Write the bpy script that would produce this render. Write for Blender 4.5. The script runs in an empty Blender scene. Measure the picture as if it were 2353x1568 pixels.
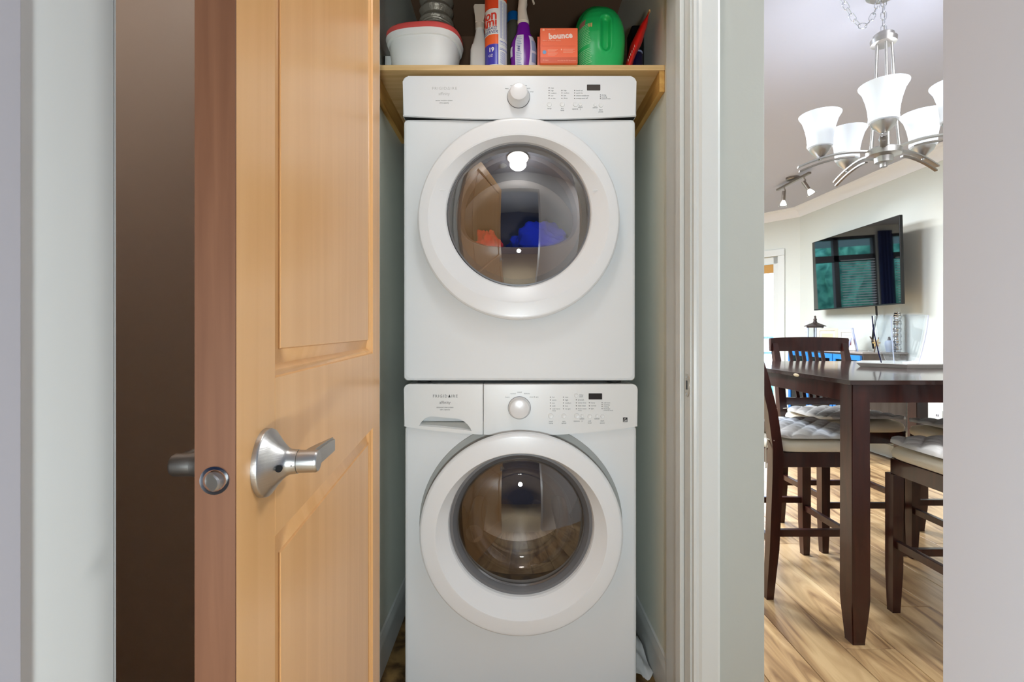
import bpy, bmesh, math, random
from mathutils import Vector, Matrix, noise as mnoise
random.seed(7)
PI = math.pi
C = bpy.context.scene.collection
sc = bpy.context.scene
F = 1120.0; PX = 1176.0; PY = 762.0; EYE = 1.068

# ---------------------------------------------------------------- camera
cam = bpy.data.cameras.new('camera'); camo = bpy.data.objects.new('camera', cam); C.objects.link(camo)
camo.location = (0, 0, EYE); camo.rotation_euler = (PI/2, 0, 0)
cam.sensor_fit = 'HORIZONTAL'; cam.sensor_width = 36; cam.lens = F/2353*36
cam.shift_y = -22/2353; cam.clip_start = 0.02; cam.clip_end = 200
sc.camera = camo
sc.view_settings.view_transform = 'Standard'; sc.view_settings.look = 'None'
sc.view_settings.gamma = 1; sc.view_settings.use_curve_mapping = False
sc.view_settings.exposure = -0.13
sc.cycles.max_bounces = 8; sc.cycles.transparent_max_bounces = 16; sc.cycles.caustics_reflective = False
sc.cycles.caustics_refractive = False; sc.cycles.sample_clamp_indirect = 6

# ---------------------------------------------------------------- sky
w = bpy.data.worlds.new('sky'); sc.world = w; w.use_nodes = True
nt = w.node_tree; bg = nt.nodes['Background']
tc = nt.nodes.new('ShaderNodeTexCoord'); sx = nt.nodes.new('ShaderNodeSeparateXYZ'); rp = nt.nodes.new('ShaderNodeValToRGB')
nt.links.new(tc.outputs['Generated'], sx.inputs[0]); nt.links.new(sx.outputs[2], rp.inputs[0]); nt.links.new(rp.outputs[0], bg.inputs[0])
rp.color_ramp.elements[0].position = 0.0; rp.color_ramp.elements[0].color = (.62, .74, .85, 1)
rp.color_ramp.elements[1].position = 0.6; rp.color_ramp.elements[1].color = (.36, .58, 1, 1)
bg.inputs[1].default_value = 8.0

def light(name, kind, loc, power, color=(1, 1, 1), size=.1, rot=(0, 0, 0), **kw):
    l = bpy.data.lights.new(name, kind); l.energy = power; l.color = color
    if kind == 'AREA': l.size = size
    else: l.shadow_soft_size = size
    for k, v in kw.items(): setattr(l, k, v)
    o = bpy.data.objects.new(name, l); o.location = loc; o.rotation_euler = rot; C.objects.link(o)
    return o
CH_P = 2.2
LAMP = (0.02, .79)
light('hall_lamp_light', 'POINT', (LAMP[0], LAMP[1], 2.26), 6.5, (.93, .97, 1), .11)
light('rear_fill_light', 'POINT', (.04, -.50, .82), 62, (.85, .955, 1), .05)  # added fill from behind the camera, evens out the appliances
light('living_fill_light', 'AREA', (.9, 4.4, 2.42), 165, (.88, .94, 1), 1.0)  # added overhead fill for the far room, not a known fixture
light('left_fill_light', 'AREA', (-.2, 3.1, 2.42), 185, (.70, .82, 1), .6)  # added cool fill from the left for the stools and table
light('right_fill_light', 'AREA', (1.75, 1.0, 2.42), 38, (.93, .97, 1), .4)  # added fill from the right for the doorway lining and near seats
# daylight portals in the real window openings
for (x0, x1, z0, z1) in ((-.6, 2.0, .4, 2.35),):
    p = light('window_portal', 'AREA', ((x0+x1)/2, 7.02, (z0+z1)/2), 1, size=1, rot=(PI/2, 0, 0)); p.data.shape = 'RECTANGLE'
    p.data.size = x1-x0; p.data.size_y = z1-z0; p.data.cycles.is_portal = True; p.rotation_euler = (-PI/2, 0, 0)

# ---------------------------------------------------------------- materials
def lin(c):
    c = c/255.0
    return c/12.92 if c <= .04045 else ((c+.055)/1.055)**2.4
def srgb(r, g, b): return (lin(r), lin(g), lin(b), 1)
def mat(name, col, rough=.5, metal=0., spec=.5, emit=None, es=0, coat=0, bump=None, vary=None, alpha=None, trans=0, ior=1.45):
    m = bpy.data.materials.new(name); m.use_nodes = True; n = m.node_tree; b = n.nodes['Principled BSDF']
    b.inputs['Base Color'].default_value = col; b.inputs['Roughness'].default_value = rough
    b.inputs['Metallic'].default_value = metal; b.inputs['Specular IOR Level'].default_value = spec
    b.inputs['Coat Weight'].default_value = coat; b.inputs['Coat Roughness'].default_value = .08
    b.inputs['Transmission Weight'].default_value = trans; b.inputs['IOR'].default_value = ior
    if emit: b.inputs['Emission Color'].default_value = emit; b.inputs['Emission Strength'].default_value = es
    if bump or vary:
        t = n.nodes.new('ShaderNodeTexCoord')
    if bump:   # (scale, strength, stretch)
        mp = n.nodes.new('ShaderNodeMapping'); mp.inputs['Scale'].default_value = bump[2] if len(bump) > 2 else (1, 1, 1)
        nz = n.nodes.new('ShaderNodeTexNoise'); nz.inputs['Scale'].default_value = bump[0]; nz.inputs['Detail'].default_value = 6
        bp = n.nodes.new('ShaderNodeBump'); bp.inputs['Strength'].default_value = bump[1]; bp.inputs['Distance'].default_value = .004
        n.links.new(t.outputs['Object'], mp.inputs[0]); n.links.new(mp.outputs[0], nz.inputs['Vector'])
        n.links.new(nz.outputs['Fac'], bp.inputs['Height']); n.links.new(bp.outputs[0], b.inputs['Normal'])
    if vary:   # (scale, col2, stretch, lo, hi)
        mp = n.nodes.new('ShaderNodeMapping'); mp.inputs['Scale'].default_value = vary[2]
        nz = n.nodes.new('ShaderNodeTexNoise'); nz.inputs['Scale'].default_value = vary[0]; nz.inputs['Detail'].default_value = 8
        nz.inputs['Distortion'].default_value = .6
        r = n.nodes.new('ShaderNodeValToRGB'); r.color_ramp.elements[0].position = vary[3]; r.color_ramp.elements[1].position = vary[4]
        r.color_ramp.elements[0].color = vary[1]; r.color_ramp.elements[1].color = col
        n.links.new(t.outputs['Object'], mp.inputs[0]); n.links.new(mp.outputs[0], nz.inputs['Vector'])
        n.links.new(nz.outputs['Fac'], r.inputs[0]); n.links.new(r.outputs[0], b.inputs['Base Color'])
    return m
def glass_mat(name, tint, ior, rough=.0, refl=(1, 1, 1, 1)):
    m = bpy.data.materials.new(name); m.use_nodes = True; n = m.node_tree
    for x in list(n.nodes):
        if x.type != 'OUTPUT_MATERIAL': n.nodes.remove(x)
    out = [x for x in n.nodes if x.type == 'OUTPUT_MATERIAL'][0]
    tr = n.nodes.new('ShaderNodeBsdfTransparent'); tr.inputs[0].default_value = tint
    gl = n.nodes.new('ShaderNodeBsdfGlossy'); gl.inputs['Roughness'].default_value = rough; gl.inputs[0].default_value = refl
    lw = n.nodes.new('ShaderNodeLayerWeight'); lw.inputs[0].default_value = .5; f0 = ((ior-1)/(ior+1))**2   # Schlick, the same from both sides
    pw_ = n.nodes.new('ShaderNodeMath'); pw_.operation = 'POWER'; pw_.inputs[1].default_value = 5; n.links.new(lw.outputs['Facing'], pw_.inputs[0])
    fr = n.nodes.new('ShaderNodeMath'); fr.operation = 'MULTIPLY_ADD'; fr.inputs[1].default_value = 1-f0; fr.inputs[2].default_value = f0; n.links.new(pw_.outputs[0], fr.inputs[0])
    mx = n.nodes.new('ShaderNodeMixShader')
    n.links.new(fr.outputs[0], mx.inputs[0]); n.links.new(tr.outputs[0], mx.inputs[1]); n.links.new(gl.outputs[0], mx.inputs[2])
    n.links.new(mx.outputs[0], out.inputs[0])
    return m
M = {}
M['hallfloor'] = mat('hall floor', srgb(190, 165, 132), .4)
M['wall'] = mat('painted wall', srgb(176, 178, 170), .65, bump=(90, .05))
M['wallr'] = mat('dining wall paint', srgb(212, 215, 208), .65, bump=(90, .05))
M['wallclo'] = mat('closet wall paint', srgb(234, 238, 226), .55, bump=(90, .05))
M['wallhall'] = mat('hall wall with warm bounce', srgb(240, 222, 204), .6)  # pale wall colour warmed for the bounce off the honey door
M['wallbed'] = mat('bedroom wall paint', srgb(60, 84, 130), .7)
M['jambgrey'] = mat('right doorway paint', srgb(205, 203, 206), .6)
M['trim'] = mat('white trim paint', srgb(208, 210, 206), .35)
M['trimw'] = mat('warm white trim', srgb(198, 198, 194), .35)
M['ceil'] = mat('ceiling paint', srgb(188, 190, 203), .8)
M['slab'] = mat('subfloor', srgb(140, 110, 80), .6)
M['closfloor'] = mat('closet vinyl floor', srgb(150, 118, 70), .45, vary=(14, srgb(70, 48, 24), (1, 1, 1), .38, .62))
def plank_mat():
    m = bpy.data.materials.new('laminate plank'); m.use_nodes = True; n = m.node_tree; b = n.nodes['Principled BSDF']
    t = n.nodes.new('ShaderNodeTexCoord'); oi = n.nodes.new('ShaderNodeObjectInfo')
    cmb = n.nodes.new('ShaderNodeCombineXYZ'); ml = n.nodes.new('ShaderNodeMath'); ml.operation = 'MULTIPLY'; ml.inputs[1].default_value = 37
    n.links.new(oi.outputs['Random'], ml.inputs[0]); n.links.new(ml.outputs[0], cmb.inputs[0]); n.links.new(ml.outputs[0], cmb.inputs[1])
    ad = n.nodes.new('ShaderNodeVectorMath'); ad.operation = 'ADD'
    n.links.new(t.outputs['Object'], ad.inputs[0]); n.links.new(cmb.outputs[0], ad.inputs[1])
    mp = n.nodes.new('ShaderNodeMapping'); mp.inputs['Scale'].default_value = (9, 1.3, 1); n.links.new(ad.outputs[0], mp.inputs[0])
    nz = n.nodes.new('ShaderNodeTexNoise'); nz.inputs['Scale'].default_value = 1.6; nz.inputs['Detail'].default_value = 9; nz.inputs['Distortion'].default_value = 1.4
    n.links.new(mp.outputs[0], nz.inputs['Vector'])
    r = n.nodes.new('ShaderNodeValToRGB'); n.links.new(nz.outputs['Fac'], r.inputs[0])
    e = r.color_ramp.elements; e[0].position = .33; e[0].color = srgb(124, 92, 62); e[1].position = .68; e[1].color = srgb(212, 180, 134)
    x = e.new(.5); x.color = srgb(184, 149, 106)
    hs = n.nodes.new('ShaderNodeHueSaturation'); mr = n.nodes.new('ShaderNodeMapRange'); mr.inputs[3].default_value = .86; mr.inputs[4].default_value = 1.1
    n.links.new(oi.outputs['Random'], mr.inputs[0]); n.links.new(mr.outputs[0], hs.inputs['Value']); n.links.new(r.outputs[0], hs.inputs['Color'])
    n.links.new(hs.outputs[0], b.inputs['Base Color']); b.inputs['Roughness'].default_value = .3
    bp = n.nodes.new('ShaderNodeBump'); bp.inputs['Strength'].default_value = .15; bp.inputs['Distance'].default_value = .002
    n.links.new(nz.outputs['Fac'], bp.inputs['Height']); n.links.new(bp.outputs[0], b.inputs['Normal'])
    return m
M['plank'] = plank_mat()
M['doorwood'] = mat('honey stained door', srgb(222, 172, 116), .3, spec=.5, vary=(3, srgb(212, 160, 102), (10, 10, .4), .3, .7))
M['dooredge'] = mat('shaded door edge wood', srgb(122, 80, 55), .5, vary=(6, srgb(108, 68, 45), (14, 14, .6), .3, .7))  # door wood darkened to paint in the shade on the long edge
M['shelfwood'] = mat('birch plywood', srgb(224, 192, 140), .45, vary=(4, srgb(204, 168, 112), (.7, 10, 10), .35, .65))
M['ledger'] = mat('ledger wood', srgb(214, 170, 96), .5, vary=(6, srgb(180, 130, 62), (6, .8, 8), .3, .7))
M['enamel'] = mat('white enamel', srgb(228, 231, 232), .42, spec=.25)
M['plastic'] = mat('white glossy plastic', srgb(230, 232, 233), .28, spec=.4, coat=.1)
M['plastic2'] = mat('white satin plastic', srgb(228, 230, 229), .3)
M['knob'] = mat('knob plastic', srgb(226, 226, 226), .2, coat=.3)
M['gasket'] = mat('grey rubber gasket', srgb(112, 112, 114), .35)
M['darkgap'] = mat('dark seam', srgb(40, 40, 38), .7)
M['recessgrey'] = mat('grey recess plastic', srgb(160, 162, 158), .5)
M['liner'] = mat('taupe door liner', srgb(120, 106, 98), .35)
M['drum'] = mat('drum steel', srgb(120, 112, 106), .35, metal=.8)
M['print'] = mat('grey print', srgb(128, 132, 132), .5)
M['printfaint'] = mat('pale grey print', srgb(190, 192, 190), .4)
M['display'] = mat('dark display', srgb(72, 66, 60), .15)
M['display2'] = mat('black display', srgb(40, 36, 36), .15)
M['black'] = mat('black', srgb(14, 14, 15), .4)
M['blackgloss'] = mat('black gloss', srgb(8, 8, 10), .06)
M['dryglass'] = glass_mat('dryer door glass', (.80, .78, .76, 1), 2.7)
M['wshglass'] = glass_mat('washer door glass', (.78, .75, .73, 1), 2.2)
M['bowl'] = glass_mat('washer glass bowl', (.8, .78, .76, 1), 1.8, .03)
M['clear'] = glass_mat('clear glass', (.97, .985, .99, 1), 1.5)
M['vase'] = glass_mat('vase glass', (.93, .95, .965, 1), 1.6)
M['nickel'] = mat('brushed nickel', srgb(186, 183, 179), .36, metal=1., bump=(40, .05, (1, 1, 12)))
M['nickeldk'] = mat('dark nickel', srgb(150, 142, 134), .3, metal=1.)
M['chrome'] = mat('chrome', srgb(215, 218, 222), .1, metal=1.)
M['shade'] = mat('lit opal glass', srgb(235, 240, 245), .3, emit=(.86, .92, 1, 1), es=.38)
M['bulb'] = mat('lit bulb', srgb(255, 250, 240), .3, emit=(1, .97, .92, 1), es=9)
M['lampglass'] = mat('lit lamp dome', srgb(255, 250, 240), .3, emit=(1, .95, .87, 1), es=9)
M['espresso'] = mat('espresso wood', srgb(66, 29, 22), .3, spec=.5, coat=.25, vary=(5, srgb(46, 19, 16), (8, 8, 1), .3, .7))
M['espressotop'] = mat('espresso table top', srgb(60, 40, 36), .22, coat=.5, vary=(5, srgb(45, 30, 27), (1, 8, 1), .3, .7))
M['cream'] = mat('cream upholstery', srgb(242, 234, 216), .85, bump=(300, .2))
M['pad'] = mat('pale grey quilted cotton', srgb(236, 232, 228), .9, bump=(400, .15))
M['cord'] = mat('cotton cord', srgb(215, 205, 190), .9)
M['redlid'] = mat('coral red plastic', srgb(232, 92, 88), .4)
M['tub'] = mat('translucent white plastic', srgb(240, 242, 240), .35)
M['foil'] = mat('crinkled foil', srgb(200, 188, 170), .38, metal=.4, bump=(60, 1.0))
M['whitepl'] = mat('white bottle plastic', srgb(240, 240, 236), .35)
M['spray'] = mat('off white sprayer plastic', srgb(226, 214, 198), .4)
M['canorange'] = mat('red orange can print', srgb(238, 84, 46), .25)
M['canorange2'] = mat('orange can print', srgb(245, 106, 50), .25)
M['canwhite'] = mat('white can print', srgb(236, 236, 232), .25)
M['canblue'] = mat('blue can print', srgb(70, 66, 176), .25)
M['redprint'] = mat('red print', srgb(226, 66, 46), .3)
M['navyprint'] = mat('navy print', srgb(60, 70, 130), .4)
M['blueprint'] = mat('blue print', srgb(116, 130, 190), .4)
M['purple'] = mat('purple plastic', srgb(112, 24, 150), .22)
M['lilac'] = mat('pale lilac label', srgb(222, 220, 232), .3)
M['slate'] = mat('slate blue label', srgb(150, 164, 200), .3)
M['capblue'] = mat('blue cap', srgb(16, 92, 160), .35)
M['smoke'] = mat('smoky bottle', srgb(96, 92, 78), .15)
M['boxorange'] = mat('orange carton', srgb(245, 112, 70), .4)
M['boxorange2'] = mat('darker orange print', srgb(212, 92, 58), .4)
M['boxpale'] = mat('pale orange print', srgb(250, 180, 150), .4)
M['whiteprint'] = mat('white print', srgb(250, 244, 236), .4)
M['dotblue'] = mat('light blue print', srgb(110, 160, 205), .4)
M['closback'] = mat('closet brown with shade', srgb(140, 108, 84), .7)  # brown carries the shade behind the closet header, on back wall and ceiling
M['crown'] = mat('crown paint', srgb(238, 239, 243), .5)
M['curtain'] = mat('navy curtain', srgb(30, 44, 92), .9)
M['greystep'] = mat('grey door edge paint', srgb(160, 156, 160), .6)
M['green'] = mat('green tub plastic', srgb(30, 178, 92), .3)
M['green2'] = mat('dark green lid', srgb(14, 132, 62), .4)
M['greenpale'] = mat('pale green print', srgb(150, 214, 160), .4)
M['brownpr'] = mat('brown print', srgb(150, 104, 92), .4)
M['bagred'] = mat('red pouch film', srgb(210, 30, 26), .3)
M['tan'] = mat('tan seal', srgb(214, 172, 112), .5)
M['navy'] = mat('navy plastic', srgb(16, 18, 58), .25)
M['clothblue'] = mat('royal blue cloth', srgb(20, 50, 240), .9)
M['clothred'] = mat('red cloth', srgb(240, 50, 40), .9)
M['consoleblue'] = mat('blue painted frame', srgb(44, 122, 200), .25)
M['consolewood'] = mat('grey brown wood', srgb(78, 66, 58), .4, vary=(4, srgb(92, 80, 72), (8, 8, .6), .3, .7))
M['consoletop'] = mat('console top', srgb(150, 142, 138), .25)
M['traywhite'] = mat('white ceramic', srgb(228, 226, 218), .3)
M['tvscreen'] = mat('dark screen', srgb(3, 3, 4), .03, spec=1.0, ior=1.75)
M['framewood'] = mat('pale wood frame', srgb(222, 206, 172), .5)
M['framewhite'] = mat('white frame', srgb(226, 222, 214), .5)
M['photo1'] = mat('photo print', srgb(226, 196, 156), .4)
M['photo2'] = mat('photo print blue', srgb(66, 60, 160), .4)
M['photo3'] = mat('photo print plum', srgb(130, 74, 80), .4)
M['bronze'] = mat('dark bronze', srgb(70, 60, 58), .4, metal=.5)
M['lantern'] = mat('pale lantern metal', srgb(170, 178, 196), .5)
M['twig'] = mat('brown twig', srgb(96, 78, 62), .7)
M['gold'] = mat('gold ornament', srgb(196, 168, 110), .4)
M['foliage'] = mat('foliage', srgb(110, 186, 150), .8, vary=(6, srgb(44, 110, 90), (1, 1, 1), .35, .65))
M['deck'] = mat('deck boards', srgb(150, 150, 152), .7)
M['rail'] = mat('blue grey rail', srgb(120, 150, 176), .5)
M['blind'] = mat('white blind slat', srgb(205, 212, 220), .5)
M['rshade'] = mat('ochre roman shade', srgb(186, 140, 76), .8)
M['chip'] = mat('bare wood chip', srgb(214, 190, 150), .7)
M['paper'] = mat('white plastic bag', srgb(196, 196, 194), .6)
M['socketdark'] = mat('socket hole', srgb(60, 56, 70), .5)
M['bracket'] = mat('strike metal', srgb(190, 184, 172), .3, metal=.8)

# ---------------------------------------------------------------- helpers
def W(px, py, D): return Vector(((px-PX)/F*D, D, EYE+(PY-py)/F*D))
def box(bm, x0, x1, y0, y1, z0, z1, bev=0, seg=2, mtx=None):
    vs = [bm.verts.new((x, y, z)) for z in (z0, z1) for y in (y0, y1) for x in (x0, x1)]
    idx = ((0, 2, 3, 1), (4, 5, 7, 6), (0, 1, 5, 4), (2, 6, 7, 3), (0, 4, 6, 2), (1, 3, 7, 5))
    fs = [bm.faces.new([vs[i] for i in f]) for f in idx]
    if mtx is not None:
        for v in vs: v.co = mtx @ v.co
    if bev:
        es = set(e for f in fs for e in f.edges)
        bmesh.ops.bevel(bm, geom=list(es), offset=bev, segments=seg, profile=.5, affect='EDGES')
    return bm
def loft(bm, rings, cap0=False, cap1=False, closed=True):
    rv = [[bm.verts.new(p) for p in r] for r in rings]
    n = len(rv[0])
    for a, b in zip(rv[:-1], rv[1:]):
        for i in range(n if closed else n-1):
            j = (i+1) % n
            try: bm.faces.new((a[i], a[j], b[j], b[i]))
            except ValueError: pass
    if cap0: bm.faces.new(rv[0])
    if cap1: bm.faces.new(list(reversed(rv[-1])))
    return rv
def ell(y, rx, rz=None, cx=0, cz=0, n=72):      # ellipse in the XZ plane at depth y
    rz = rx if rz is None else rz
    return [(cx+rx*math.cos(2*PI*i/n), y, cz+rz*math.sin(2*PI*i/n)) for i in range(n)]
def hell(z, rx, ry=None, cx=0, cy=0, n=40, p=2.0):   # (super)ellipse in the XY plane at height z
    ry = rx if ry is None else ry
    out = []
    for i in range(n):
        a = 2*PI*i/n; c, s = math.cos(a), math.sin(a)
        out.append((cx+rx*math.copysign(abs(c)**(2/p), c), cy+ry*math.copysign(abs(s)**(2/p), s), z))
    return out
def lathe(bm, prof, cx=0, cy=0, n=28, cap0=True, cap1=True):   # prof (r, z)
    return loft(bm, [hell(z, max(r, 1e-5), None, cx, cy, n) for r, z in prof], cap0, cap1)
def tube(bm, pts, r, n=8, r1=None, cap=True, flat=None):
    pts = [Vector(p) for p in pts]; N = len(pts); rings = []
    t0 = (pts[1]-pts[0]).normalized(); up = Vector((0, 0, 1)) if abs(t0.z) < .9 else Vector((1, 0, 0))
    for i, p in enumerate(pts):
        t = (pts[min(i+1, N-1)]-pts[max(i-1, 0)]).normalized()
        a = t.cross(up).normalized(); b = a.cross(t).normalized(); up = b
        rr = r if r1 is None else r+(r1-r)*i/(N-1)
        fx, fy = (1, 1) if flat is None else flat
        rings.append([p+a*rr*fx*math.cos(2*PI*k/n)+b*rr*fy*math.sin(2*PI*k/n) for k in range(n)])
    loft(bm, rings, cap, cap)
def prism(bm, poly, y0, y1, bev=0):       # poly [(x,z)] in XZ, from y0 (front) to y1
    f = [bm.verts.new((x, y0, z)) for x, z in poly]; b = [bm.verts.new((x, y1, z)) for x, z in poly]
    n = len(f); ff = bm.faces.new(f); bm.faces.new(list(reversed(b)))
    for i in range(n):
        j = (i+1) % n; bm.faces.new((f[j], f[i], b[i], b[j]))
    if bev: bmesh.ops.bevel(bm, geom=list(ff.edges), offset=bev, segments=3, profile=.5, affect='EDGES')
def B(): return bmesh.new()
def finish(bm, name, smooth=35):
    bmesh.ops.remove_doubles(bm, verts=bm.verts, dist=1e-6)
    bmesh.ops.recalc_face_normals(bm, faces=bm.faces)
    me = bpy.data.meshes.new(name); bm.to_mesh(me); bm.free()
    if smooth:
        me.polygons.foreach_set('use_smooth', [True]*len(me.polygons))
        me.set_sharp_from_angle(angle=math.radians(smooth))
    return me
def obj(name, bm, m, parent=None, smooth=35, loc=None, kind=None, label=None):
    me = bm if isinstance(bm, bpy.types.Mesh) else finish(bm, name, smooth)
    me.materials.clear()
    me.materials.append(M[m] if isinstance(m, str) else m)
    o = bpy.data.objects.new(name, me); C.objects.link(o)
    if smooth and len(me.vertices) < 9000:
        wn_ = o.modifiers.new('weighted', 'WEIGHTED_NORMAL'); wn_.keep_sharp = True; wn_.weight = 80
    if parent: o.parent = parent
    if loc: o.location = loc
    if kind: o['kind'] = kind
    if label: o['label'] = label
    return o
def tag(o, label, cat, group=None):
    o['label'] = label; o['category'] = cat
    if group: o['group'] = group
    return o
def thing(name, label, cat, loc=(0, 0, 0), rotz=0, group=None):
    o = bpy.data.objects.new(name, None); C.objects.link(o); o.empty_display_size = .05
    o.location = loc; o.rotation_euler = (0, 0, rotz)
    return tag(o, label, cat, group)
def struct(name, bm, m, label=None, smooth=35):
    o = obj(name, bm, m, smooth=smooth); o['kind'] = 'structure'
    if label: o['label'] = label
    return o
def sbox(name, m, label, *boxes, bev=0):
    bm = B()
    for b in boxes: box(bm, *b, bev=bev)
    return struct(name, bm, m, label)
def dup(root, loc, rotz, label, group=None):
    r = root.copy(); C.objects.link(r); r.location = loc; r.rotation_euler = (0, 0, rotz); r['label'] = label
    if group: r['group'] = group
    for ch in list(root.children):
        c = ch.copy(); C.objects.link(c); c.parent = r
        for g in list(ch.children):
            d = g.copy(); C.objects.link(d); d.parent = c
    return r
_tc = {}
def text_verts(s, size, align='CENTER', shear=0, bold=0, extrude=.0002, spacing=1.0):
    cu = bpy.data.curves.new('txt', 'FONT'); cu.body = s; cu.size = size; cu.align_x = align; cu.align_y = 'CENTER'
    cu.extrude = extrude; cu.resolution_u = 2; cu.shear = shear; cu.offset = bold; cu.space_character = spacing
    o = bpy.data.objects.new('txt', cu); C.objects.link(o)
    dg = bpy.context.evaluated_depsgraph_get(); dg.update()
    me = bpy.data.meshes.new_from_object(o.evaluated_get(dg))
    bpy.data.objects.remove(o); bpy.data.curves.remove(cu)
    return me
def add_text(bm, s, size, x, y, z, fn=None, rot=0, **kw):
    """lettering on a face that looks to -Y; fn maps (x, depth, z) to another surface"""
    me = text_verts(s, size, **kw); off = len(bm.verts); vs = []
    cr, sr = math.cos(rot), math.sin(rot)
    for v in me.vertices:
        X = v.co.x*cr-v.co.y*sr; Z = v.co.x*sr+v.co.y*cr
        p = (x+X, y-v.co.z, z+Z)
        vs.append(bm.verts.new(fn(*p) if fn else p))
    for p in me.polygons:
        try: bm.faces.new([vs[i] for i in p.vertices])
        except ValueError: pass
    bpy.data.meshes.remove(me)
# ================================================================ THE SETTING
CEIL = 2.44
fl = sbox('floor', 'slab', 'subfloor under the brown laminate planks', (-1.6, 3.6, -3, 9, -.12, -.011))
sbox('floor_closet', 'closfloor', 'mottled brown vinyl floor of the laundry closet', (-.415, .45, 1.19, 2.24, -.0108, 0))
# laminate planks of the dining room, running away from the camera
pw, plen = .168, 1.22
pb = B(); box(pb, -pw/2+.0009, pw/2-.0009, -plen/2+.0009, plen/2-.0009, -.0105, 0, bev=.0012, seg=1)
pme = finish(pb, 'plank', 30); pme.materials.append(M['plank'])
row = 0; x = .617-10*pw+pw/2; XR = .617
RR = 0
while x < 3.2:
    segs = [(.421, 1.189)] if x+pw/2 < XR+.01 else [(.421, 7.0)]
    for ya, yb in segs:
        y = -.55 - (.0, .47, .81, .25, .66)[row % 5]
        while y < yb:
            a, c_ = max(y, ya), min(y+plen, yb)
            if c_-a > .04 and not (x > 2.9 and a > 6.2):
                if c_-a > plen-.001: me_ = pme
                else:
                    pb = B(); hl = (c_-a)/2; box(pb, -pw/2+.0009, pw/2-.0009, -hl+.0009, hl-.0009, -.0105, 0, bev=.0012, seg=1)
                    me_ = finish(pb, 'plank', 30); me_.materials.append(M['plank'])
                o = bpy.data.objects.new('plank', me_); C.objects.link(o); o.parent = fl; o.location = (x, (a+c_)/2, 0)
            y += plen
    x += pw; row += 1
sbox('floor_hall', 'hallfloor', 'wood floor beyond the hall planks', (-1.5, 1.5, -3, .4205, -.0108, 0), (-1.5, .6165, 2.36, 7.0, -.0108, 0))
sbox('ceiling', 'ceil', 'flat white ceiling', (-1.6, 3.6, -3.1, 9, CEIL, CEIL+.1))
# closet block
sbox('ceiling_closet', 'closback', 'laundry closet ceiling, painted brown for its shade', (-.4149, .4499, 1.376, 2.2399, 2.425, 2.4399))
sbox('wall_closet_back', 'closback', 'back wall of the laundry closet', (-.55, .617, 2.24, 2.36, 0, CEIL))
sbox('wall_closet_left', 'wallclo', 'left side wall of the laundry closet', (-.55, -.415, 1.31, 2.24, 0, CEIL))
sbox('wall_closet_right', 'wallclo', 'right side wall of the laundry closet', (.45, .6165, 1.376, 2.24, 0, CEIL))
sbox('wall_front', 'wall', 'painted wall around the closet doorway', (.4505, .617, 1.19, 1.376, 0, CEIL), (-.375, .4505, 1.19, 1.31, 2.06, CEIL), bev=.003)
sbox('wall_hall_front', 'wallhall', 'hall wall left of the open door, warm bounce painted in', (-1.05, -.430, 1.19, 1.31, 0, CEIL))
sbox('wall_hall_filler', 'wall', 'wall behind the left closet casing', (-.4299, -.3755, 1.19, 1.31, 0, CEIL))
# closet door frame
bm = B()
box(bm, .435, .4504, 1.1905, 1.3755, 0, 2.045, bev=.002); box(bm, -.375, -.36, 1.1905, 1.33, 0, 2.045, bev=.002); box(bm, -.36, .435, 1.1905, 1.33, 2.045, 2.0598)
struct('trim_1', bm, 'trim', 'white painted jamb of the closet doorway')
bm = B(); box(bm, .423, .4349, 1.229, 1.263, 0, 2.045, bev=.003); box(bm, -.3599, -.348, 1.229, 1.263, 0, 2.045, bev=.003)
struct('trim_2', bm, 'trim', 'thin door stop on the closet jamb')
bm = B()
loft(bm, [[(a, b, 0), (a, b, 2.11)] for a, b in ((.440, 1.1898), (.440, 1.180), (.446, 1.178), (.452, 1.180), (.458, 1.175), (.496, 1.173), (.502, 1.177), (.504, 1.1898))], closed=False)
loft(bm, [[(-.365-(a-.44), b, 0), (-.365-(a-.44), b, 2.11)] for a, b in ((.440, 1.1898), (.440, 1.180), (.446, 1.178), (.452, 1.180), (.458, 1.175), (.496, 1.173), (.502, 1.177), (.504, 1.1898))], closed=False)
box(bm, -.428, .503, 1.175, 1.1898, 2.05, 2.112, bev=.004)
struct('trim_3', bm, 'trim', 'white moulded casing around the closet doorway')
# strike plate on the right jamb
st = thing('strike_plate', 'small metal strike plate on the right closet jamb', 'strike plate', (.4349, 1.21, .934))
bm = B(); prism(bm, [(-.006, -.028), (.006, -.028), (.013, -.02), (.016, 0), (.013, .02), (.006, .028), (-.006, .028)], -.0015, 0, .0005)
for v in bm.verts: v.co = Vector((v.co.y, -v.co.x, v.co.z))
obj('plate', bm, 'bracket', st)
bm = B(); prism(bm, [(-.003, -.010), (.005, -.010), (.005, .012), (-.003, .012)], -.0021, -.0012)
for v in bm.verts: v.co = Vector((v.co.y, -v.co.x+.0, v.co.z))
obj('latch_hole', bm, 'black', st)
for dz in (-.021, .021):
    bm = B(); loft(bm, [[(-.0024, .0+.0028*math.cos(a), dz+.0028*math.sin(a)) for a in [2*PI*i/12 for i in range(12)]], [(-.0012, .0028*math.cos(a), dz+.0028*math.sin(a)) for a in [2*PI*i/12 for i in range(12)]]], cap0=True)
    obj('screw', bm, 'chrome', st)
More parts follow.
